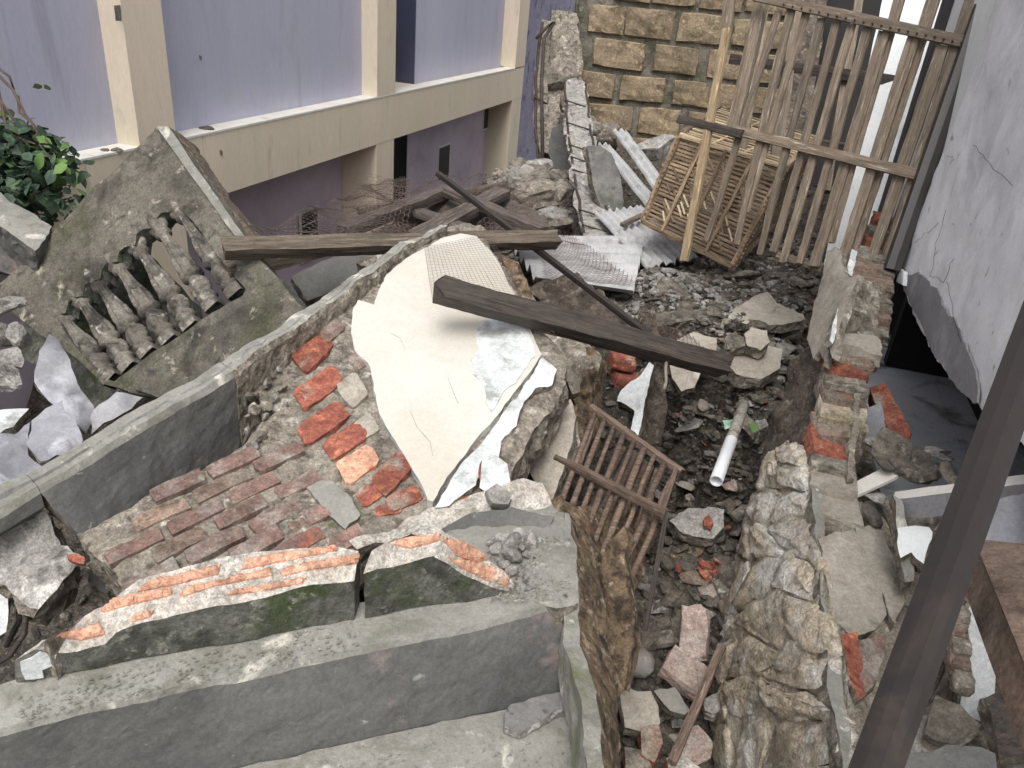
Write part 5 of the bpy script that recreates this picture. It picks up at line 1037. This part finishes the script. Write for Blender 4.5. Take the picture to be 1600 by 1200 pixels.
# brown slabs behind the right end
chunk('earthen_slab', [(930, 960), (935, 900), (950, 850), (972, 820), (980, 840), (975, 900), (985, 960), (990, 1000), (972, 1080), (960, 1060)], 1.72, .06, [brown_edge, brown_edge], 'tan splintered slab standing right of the ragged beam end', 'slab', .1, rough=.03, az=.3)
o = slab('brown_slab', [P(*a) for a in ((880, 770, 2.2), (900, 790, 2.15), (965, 800, 2.25), (1037, 790, 2.42), (1020, 850, 2.25), (1004, 900, 2.12), (988, 1000, 1.92), (970, 1090, 1.72), (945, 1000, 1.66), (915, 880, 1.75))], .08, [brown_edge, brown_edge], res=.025, jag=.008, rough=.02)
setp(o, 'broad brown earthy slab beneath the stick crate', 'slab')
# grit on the ledges
random.seed(17)
def grit(nm, px0, px1, yfun, z, n, mat):
    mb = MB(); i = 0
    for _ in range(n):
        x = random.uniform(px0, px1); y = yfun(x); p = H(x, y, z); s = random.uniform(.0012, .0045)
        mb.add([p+Vector((s*a, s*b, s*c)) for a, b, c in ((1, .2, 0), (-.4, 1, 0), (-.7, -.8, 0), (.1, 0, 1))], [(0, 1, 3), (1, 2, 3), (2, 0, 3), (0, 2, 1)], 0, False)
    return setp(mb.build(nm, mat), kind='stuff')
grit('grit', 30, 560, lambda x: 1142-.225*x-random.uniform(2, 50)*1.0, ZL+.005, 350, conc_light)
grit('grit', 400, 930, lambda x: 1190-.135*(x-400)+random.uniform(10, 130), 1.192, 350, conc_light)
grit('grit', 760, 890, lambda x: random.uniform(840, 940), ZL+.012, 500, rubble_pale)
# ------------------------------------------------------------------ wooden planks, bars and wire
def plank(name, a, b, wd, th, mat, label, cat='plank', up=None, **k):
    o = bar(name, P(*a), P(*b), wd, th, mat, up=up, **k); return setp(o, label, cat)
plank('wooden_plank', (345, 388, 2.42), (872, 374, 2.95), .06, .055, wood_grey, 'long weathered plank lying level behind the cream plaster', rough=.004, ends=.02, up=(UP*.7-ray(600, 380)*.7).normalized(), seg=40)
plank('wooden_plank', (676, 450, 2.12), (1138, 574, 2.5), .07, .06, wood_dark, 'thick dark wet plank crossing in front of the cream plaster', rough=.004, ends=.03, up=(-ray(900, 500)*.8+UP*.6).normalized(), seg=40)
plank('steel_bar', (684, 271, 3.3), (1022, 530, 2.6), .022, .02, steel_dark, 'thin dark bar slanting down to the dark plank', 'bar', rough=.001)
plank('timber', (350, 422, 2.5), (520, 385, 2.9), .06, .05, wood_grey, 'splintered brown timber end under the level plank at left', 'timber', rough=.008, ends=.03)
plank('timber', (535, 362, 3.1), (705, 296, 3.7), .07, .05, board_m, 'long brown timber rising under the wire toward the pillar', 'timber', rough=.005)
plank('timber', (650, 372, 3.1), (785, 300, 3.7), .09, .04, board_m, 'second brown timber crossing under the wire frame', 'timber', rough=.005)
plank('timber', (700, 300, 3.6), (850, 362, 3.2), .06, .04, board_m, 'brown frame member sloping right under the wire', 'timber', rough=.005)
plank('timber', (560, 330, 4.2), (790, 290, 4.8), .05, .04, wood_grey, 'topmost brown frame member in front of the lilac wall', 'timber', rough=.005)
plank('timber', (620, 318, 3.6), (760, 372, 3.1), .08, .03, board_m, 'wide short board in the middle of the wire frame', 'timber', rough=.005)
chunk('debris_board', [(580, 362), (680, 312), (780, 302), (850, 340), (870, 376), (740, 372), (640, 380)], 3.6, .05, [board_m, board_m], 'brown earthy board under the tangled wire', 'board', .6, rough=.03)
chunk('rubble_ridge', [(555, 412), (600, 385), (660, 362), (700, 352), (750, 352), (770, 370), (700, 372), (640, 392), (590, 420)], 2.85, .1, [mortar, mortar], 'grey crumbly ridge at the top of the long beam', 'rubble', .6, rough=.03)
def wire(name, c4, label, cell=.022, r=.0011, sag=.02, crumple=.012, seed=0, parent=None, square=False, pts4=None):
    a, b, c, d = pts4 or [P(*q) for q in c4]; W_ = max((b-a).length, (c-d).length); H_ = max((d-a).length, (c-b).length); nn = (b-a).cross(d-a).normalized()
    nu = int(W_/cell); nvv = int(H_/(cell*.86)); mb = MB()
    def pt(i, j):
        u = i/nu; v = j/nvv; p = a.lerp(b, u).lerp(d.lerp(c, u), v)
        return p + nn*(fb(p, 5, 3, seed)*crumple*2) - UP*sag*math.sin(u*math.pi)*math.sin(v*math.pi) + nv(p, 6, seed)*crumple
    def seg(p, q):
        t = (q-p); 
        if t.length < 1e-6: return
        t.normalize(); x = t.orthogonal().normalized(); y = t.cross(x)
        k = [x*r, (-x*.5+y*.87)*r, (-x*.5-y*.87)*r]
        mb.add([p+e for e in k]+[q+e for e in k], [(0, 1, 4, 3), (1, 2, 5, 4), (2, 0, 3, 5)], 0, False)
    for j in range(nvv+1):
        for i in range(nu+1):
            if square:
                if i < nu: seg(pt(i, j), pt(i+1, j))
                if j < nvv: seg(pt(i, j), pt(i, j+1))
                continue
            # hexagonal twist mesh laid out on a brick pattern
            z_ = .17
            x0 = i + (.5 if j % 2 else 0); up_ = -z_ if True else 0
            p0 = pt(x0, j-z_); p1 = pt(x0+.5, j+z_); p2 = pt(x0+1, j-z_)
            if x0+1 <= nu+.6: seg(p0, p1); seg(p1, p2)
            if j < nvv: seg(pt(x0+.5, j+z_), pt(x0+.5, j+1-z_))
    o = mb.build(name, wire_m, parent)
    if label: setp(o, label, 'wire mesh', 'pieces of chicken wire')
    return o
wire('wire_mesh', None, 'square wire mesh draped over the top right of the cream plaster', .0185, .00045, .0, .0015, square=True, pts4=[WL.hit(663, 386, .03), WL.hit(762, 366, .03), WL.hit(868, 524, .035), WL.hit(676, 470, .03)])
wire('chicken_wire', [(560, 278, 4.3), (800, 275, 4.5), (880, 372, 3.3), (560, 376, 3.2)], 'tangled chicken wire over the brown timber frame', .03, .001, .03, .03, 3)
wire('chicken_wire', [(600, 320, 3.9), (760, 270, 4.4), (860, 330, 3.6), (720, 376, 3.1)], 'second layer of tangled wire bunched above the level plank', .03, .001, .02, .03, 4)
wire('chicken_wire', [(835, 370, 3.95), (892, 366, 4.05), (1004, 448, 3.4), (850, 434, 3.4)], 'chicken wire stretched over the corrugated sheet', .024, .0011, .0, .008, 6)
wire('chicken_wire', [(360, 375, 2.6), (560, 300, 3.4), (640, 275, 3.8), (640, 375, 2.9)], 'loose chicken wire standing in front of the lower lilac wall', .03, .001, .0, .02, 9)
wire('chicken_wire', [(1010, 500, 2.7), (1070, 520, 2.8), (1125, 565, 2.6), (1040, 545, 2.5)], 'scrap of chicken wire beyond the dark plank', .02, .001, .0, .008, 12)
# ------------------------------------------------------------------ right foreground: posts, rusty plate, debris
nt_ = thing('steel_prop', P(1330, 1260, .62), 'dark square steel prop slanting across the right foreground', 'post')
pa = P(1668, 380, .80); pb = P(1336, 1290, .62); ax = (pb-pa).normalized(); pa = pa-ax*1.2; pb = pb+ax*.3
n1 = (-ray(1450, 850)); n1 = (n1-ax*n1.dot(ax)).normalized(); s1 = ax.cross(n1); up_p = (n1*.6-s1*.8).normalized()
up_p = up_p if True else up_p
bar('tube', pa, pb, .029, .029, steel_dark, nt_, up=up_p, rough=0, seg=4)
rp = thing('rusty_plate', P(1600, 1000, .8), 'rusty brown steel angle at the lower right corner', 'plate')
slab('plate_face', [P(*q) for q in ((1522, 842, .98), (1620, 852, .93), (1640, 1130, .68), (1590, 1010, .77))], .004, [steel_rust], rp, res=.05, jag=0, rough=.001, erough=0)
slab('plate_flange', [P(*q) for q in ((1508, 850, .985), (1522, 844, .98), (1600, 1020, .77), (1640, 1140, .68), (1640, 1220, .66), (1600, 1180, .7), (1500, 905, .97))], .004, [steel_rust], rp, res=.05, jag=0, rough=.001, erough=0)
# white board, white beam, indoor brick and debris
o = slab('white_board', [P(*q) for q in ((1322, 772, 1.95), (1330, 756, 1.98), (1385, 728, 2.0), (1422, 728, 1.98), (1400, 745, 1.95), (1330, 778, 1.93))], .008, [sill_m], res=.05, jag=.001, rough=.001, erough=0); setp(o, 'narrow white board pointing out of the dark room', 'board')
wb = thing('white_beam', P(1500, 800, 1.6), 'white topped grey lintel lying across the room opening', 'beam')
a1, a2, b1, b2 = P(1398, 768, 1.75), P(1398, 780, 1.70), P(1640, 736, 1.45), P(1640, 752, 1.42)
loft('lintel', [[a1, a2, P(1402, 812, 1.70), P(1402, 812, 1.8)], [b1, b2, P(1640, 790, 1.42), P(1640, 790, 1.5)]], [sill_m, grey_plaster], wb, res=.03, rough=.002, smats=[0, 1, 1, 1], capm=1)
o = slab('fallen_brick', [P(*q) for q in ((1358, 604, 2.3), (1382, 597, 2.3), (1424, 672, 2.15), (1420, 690, 2.13), (1400, 692, 2.13), (1366, 628, 2.26))], .06, [brick_red, brick_red], res=.02, jag=.003, rough=.006, erough=.004); setp(o, 'whole red brick tipped steeply onto the dark room floor', 'brick')
chunk('glass_shard', [(1352, 640), (1378, 630), (1384, 665), (1368, 700), (1352, 690)], 2.2, .006, [film_m], 'pale greenish plate leaning left of the whole red brick', 'plate', .3)
random.seed(31)
for i, (x, y, d, r, mt) in enumerate(((1400, 700, 2.05, .05, rubble_m), (1440, 712, 2.0, .035, rubble_m), (1465, 705, 2.0, .03, rubble_pale), (1385, 720, 2.0, .045, rubble_m), (1420, 735, 1.95, .04, rubble_m), (1455, 735, 1.9, .035, rubble_m), (1362, 800, 1.85, .035, rubble_m), (1372, 780, 1.9, .03, rubble_pale), (1375, 695, 2.1, .04, rubble_pale), (1490, 745, 1.85, .03, rubble_m), (1478, 715, 1.95, .02, rubble_pale))):
    lump(x, y, d, r, mt, 'grey plaster rubble lying at the mouth of the dark room', 'rubble_lump', (1.5, 1.1, .5), 'rubble', 'rubble at the mouth of the dark room')
for pts, d, mt, lb in (([(1400, 820), (1430, 812), (1452, 815), (1455, 840), (1445, 880), (1425, 860), (1408, 870)], 1.6, white_clean, 'pale white tile below the lintel'), ([(1395, 770), (1408, 780), (1425, 840), (1435, 900), (1422, 905), (1405, 850)], 1.62, conc_light, 'slim whitish concrete splinter beside the white tile'),
                       ([(1440, 1000), (1465, 985), (1480, 1000), (1470, 1060), (1445, 1100), (1430, 1060)], 1.35, dirtwall, 'dirty chunk behind the steel prop'), ([(1480, 920), (1510, 905), (1522, 960), (1512, 1040), (1490, 1080), (1478, 1000)], 1.4, rubble_pale, 'broken hollow concrete piece left of the rusty angle'),
                       ([(1500, 960), (1530, 930), (1560, 1060), (1545, 1130), (1510, 1120)], 1.3, blue_white, 'grey green board behind the rusty angle'), ([(1455, 1080), (1500, 1100), (1530, 1130), (1490, 1160), (1450, 1140)], 1.2, rubble_m, 'low rubble lump under the hollow piece'),
                       ([(1400, 1165), (1500, 1158), (1560, 1175), (1550, 1240), (1400, 1240)], 1.05, conc_dark, 'dark slate coloured slab at the bottom right edge'), ([(1395, 900), (1440, 900), (1470, 980), (1440, 1040), (1400, 990)], 1.62, rubble_m, 'dusty mortar mass behind the steel prop'), ([(1540, 1090), (1600, 1060), (1620, 1180), (1560, 1180)], 1.15, wood_dark, 'dark splintered board under the rusty angle'),
                       ([(1430, 1120), (1470, 1110), (1480, 1170), (1420, 1175)], 1.25, rubble_pale, 'pale lump at the foot of the steel prop'), ([(1560, 780), (1640, 760), (1640, 860), (1520, 850)], 1.4, film_m, 'pale bluish plaster plate above the rusty angle')):
    chunk('debris_piece', pts, d, .05, [mt, mortar], lb, 'debris', .5, rough=.02)
for i in range(7):
    x, y = 1490+i*2-(i % 2)*4, 905+i*26; o = bk('hollow_brick', x, y, 1.38-.02*i, 30, .03, .05, brick_dirty if i % 2 else mortar, None); setp(o, ('topmost', 'second from the top', 'third from the top', 'middle one', 'third from the bottom', 'second from the bottom', 'lowest')[i]+' of the small dirty bricks stepped beside the rusty angle', 'brick', 'small bricks stepped beside the rusty angle')
GLR = Pl(P(1480, 1000, 1.5), n=UP.copy())
slab('floor_debris', [P(*q) for q in ((1380, 790, 1.9), (1640, 760, 1.8), (1660, 1300, 1.15), (1400, 1260, 1.3), (1440, 1000, 1.6))], .1, [rubble_m, mortar], fw, res=.03, jag=.01, rough=.05)
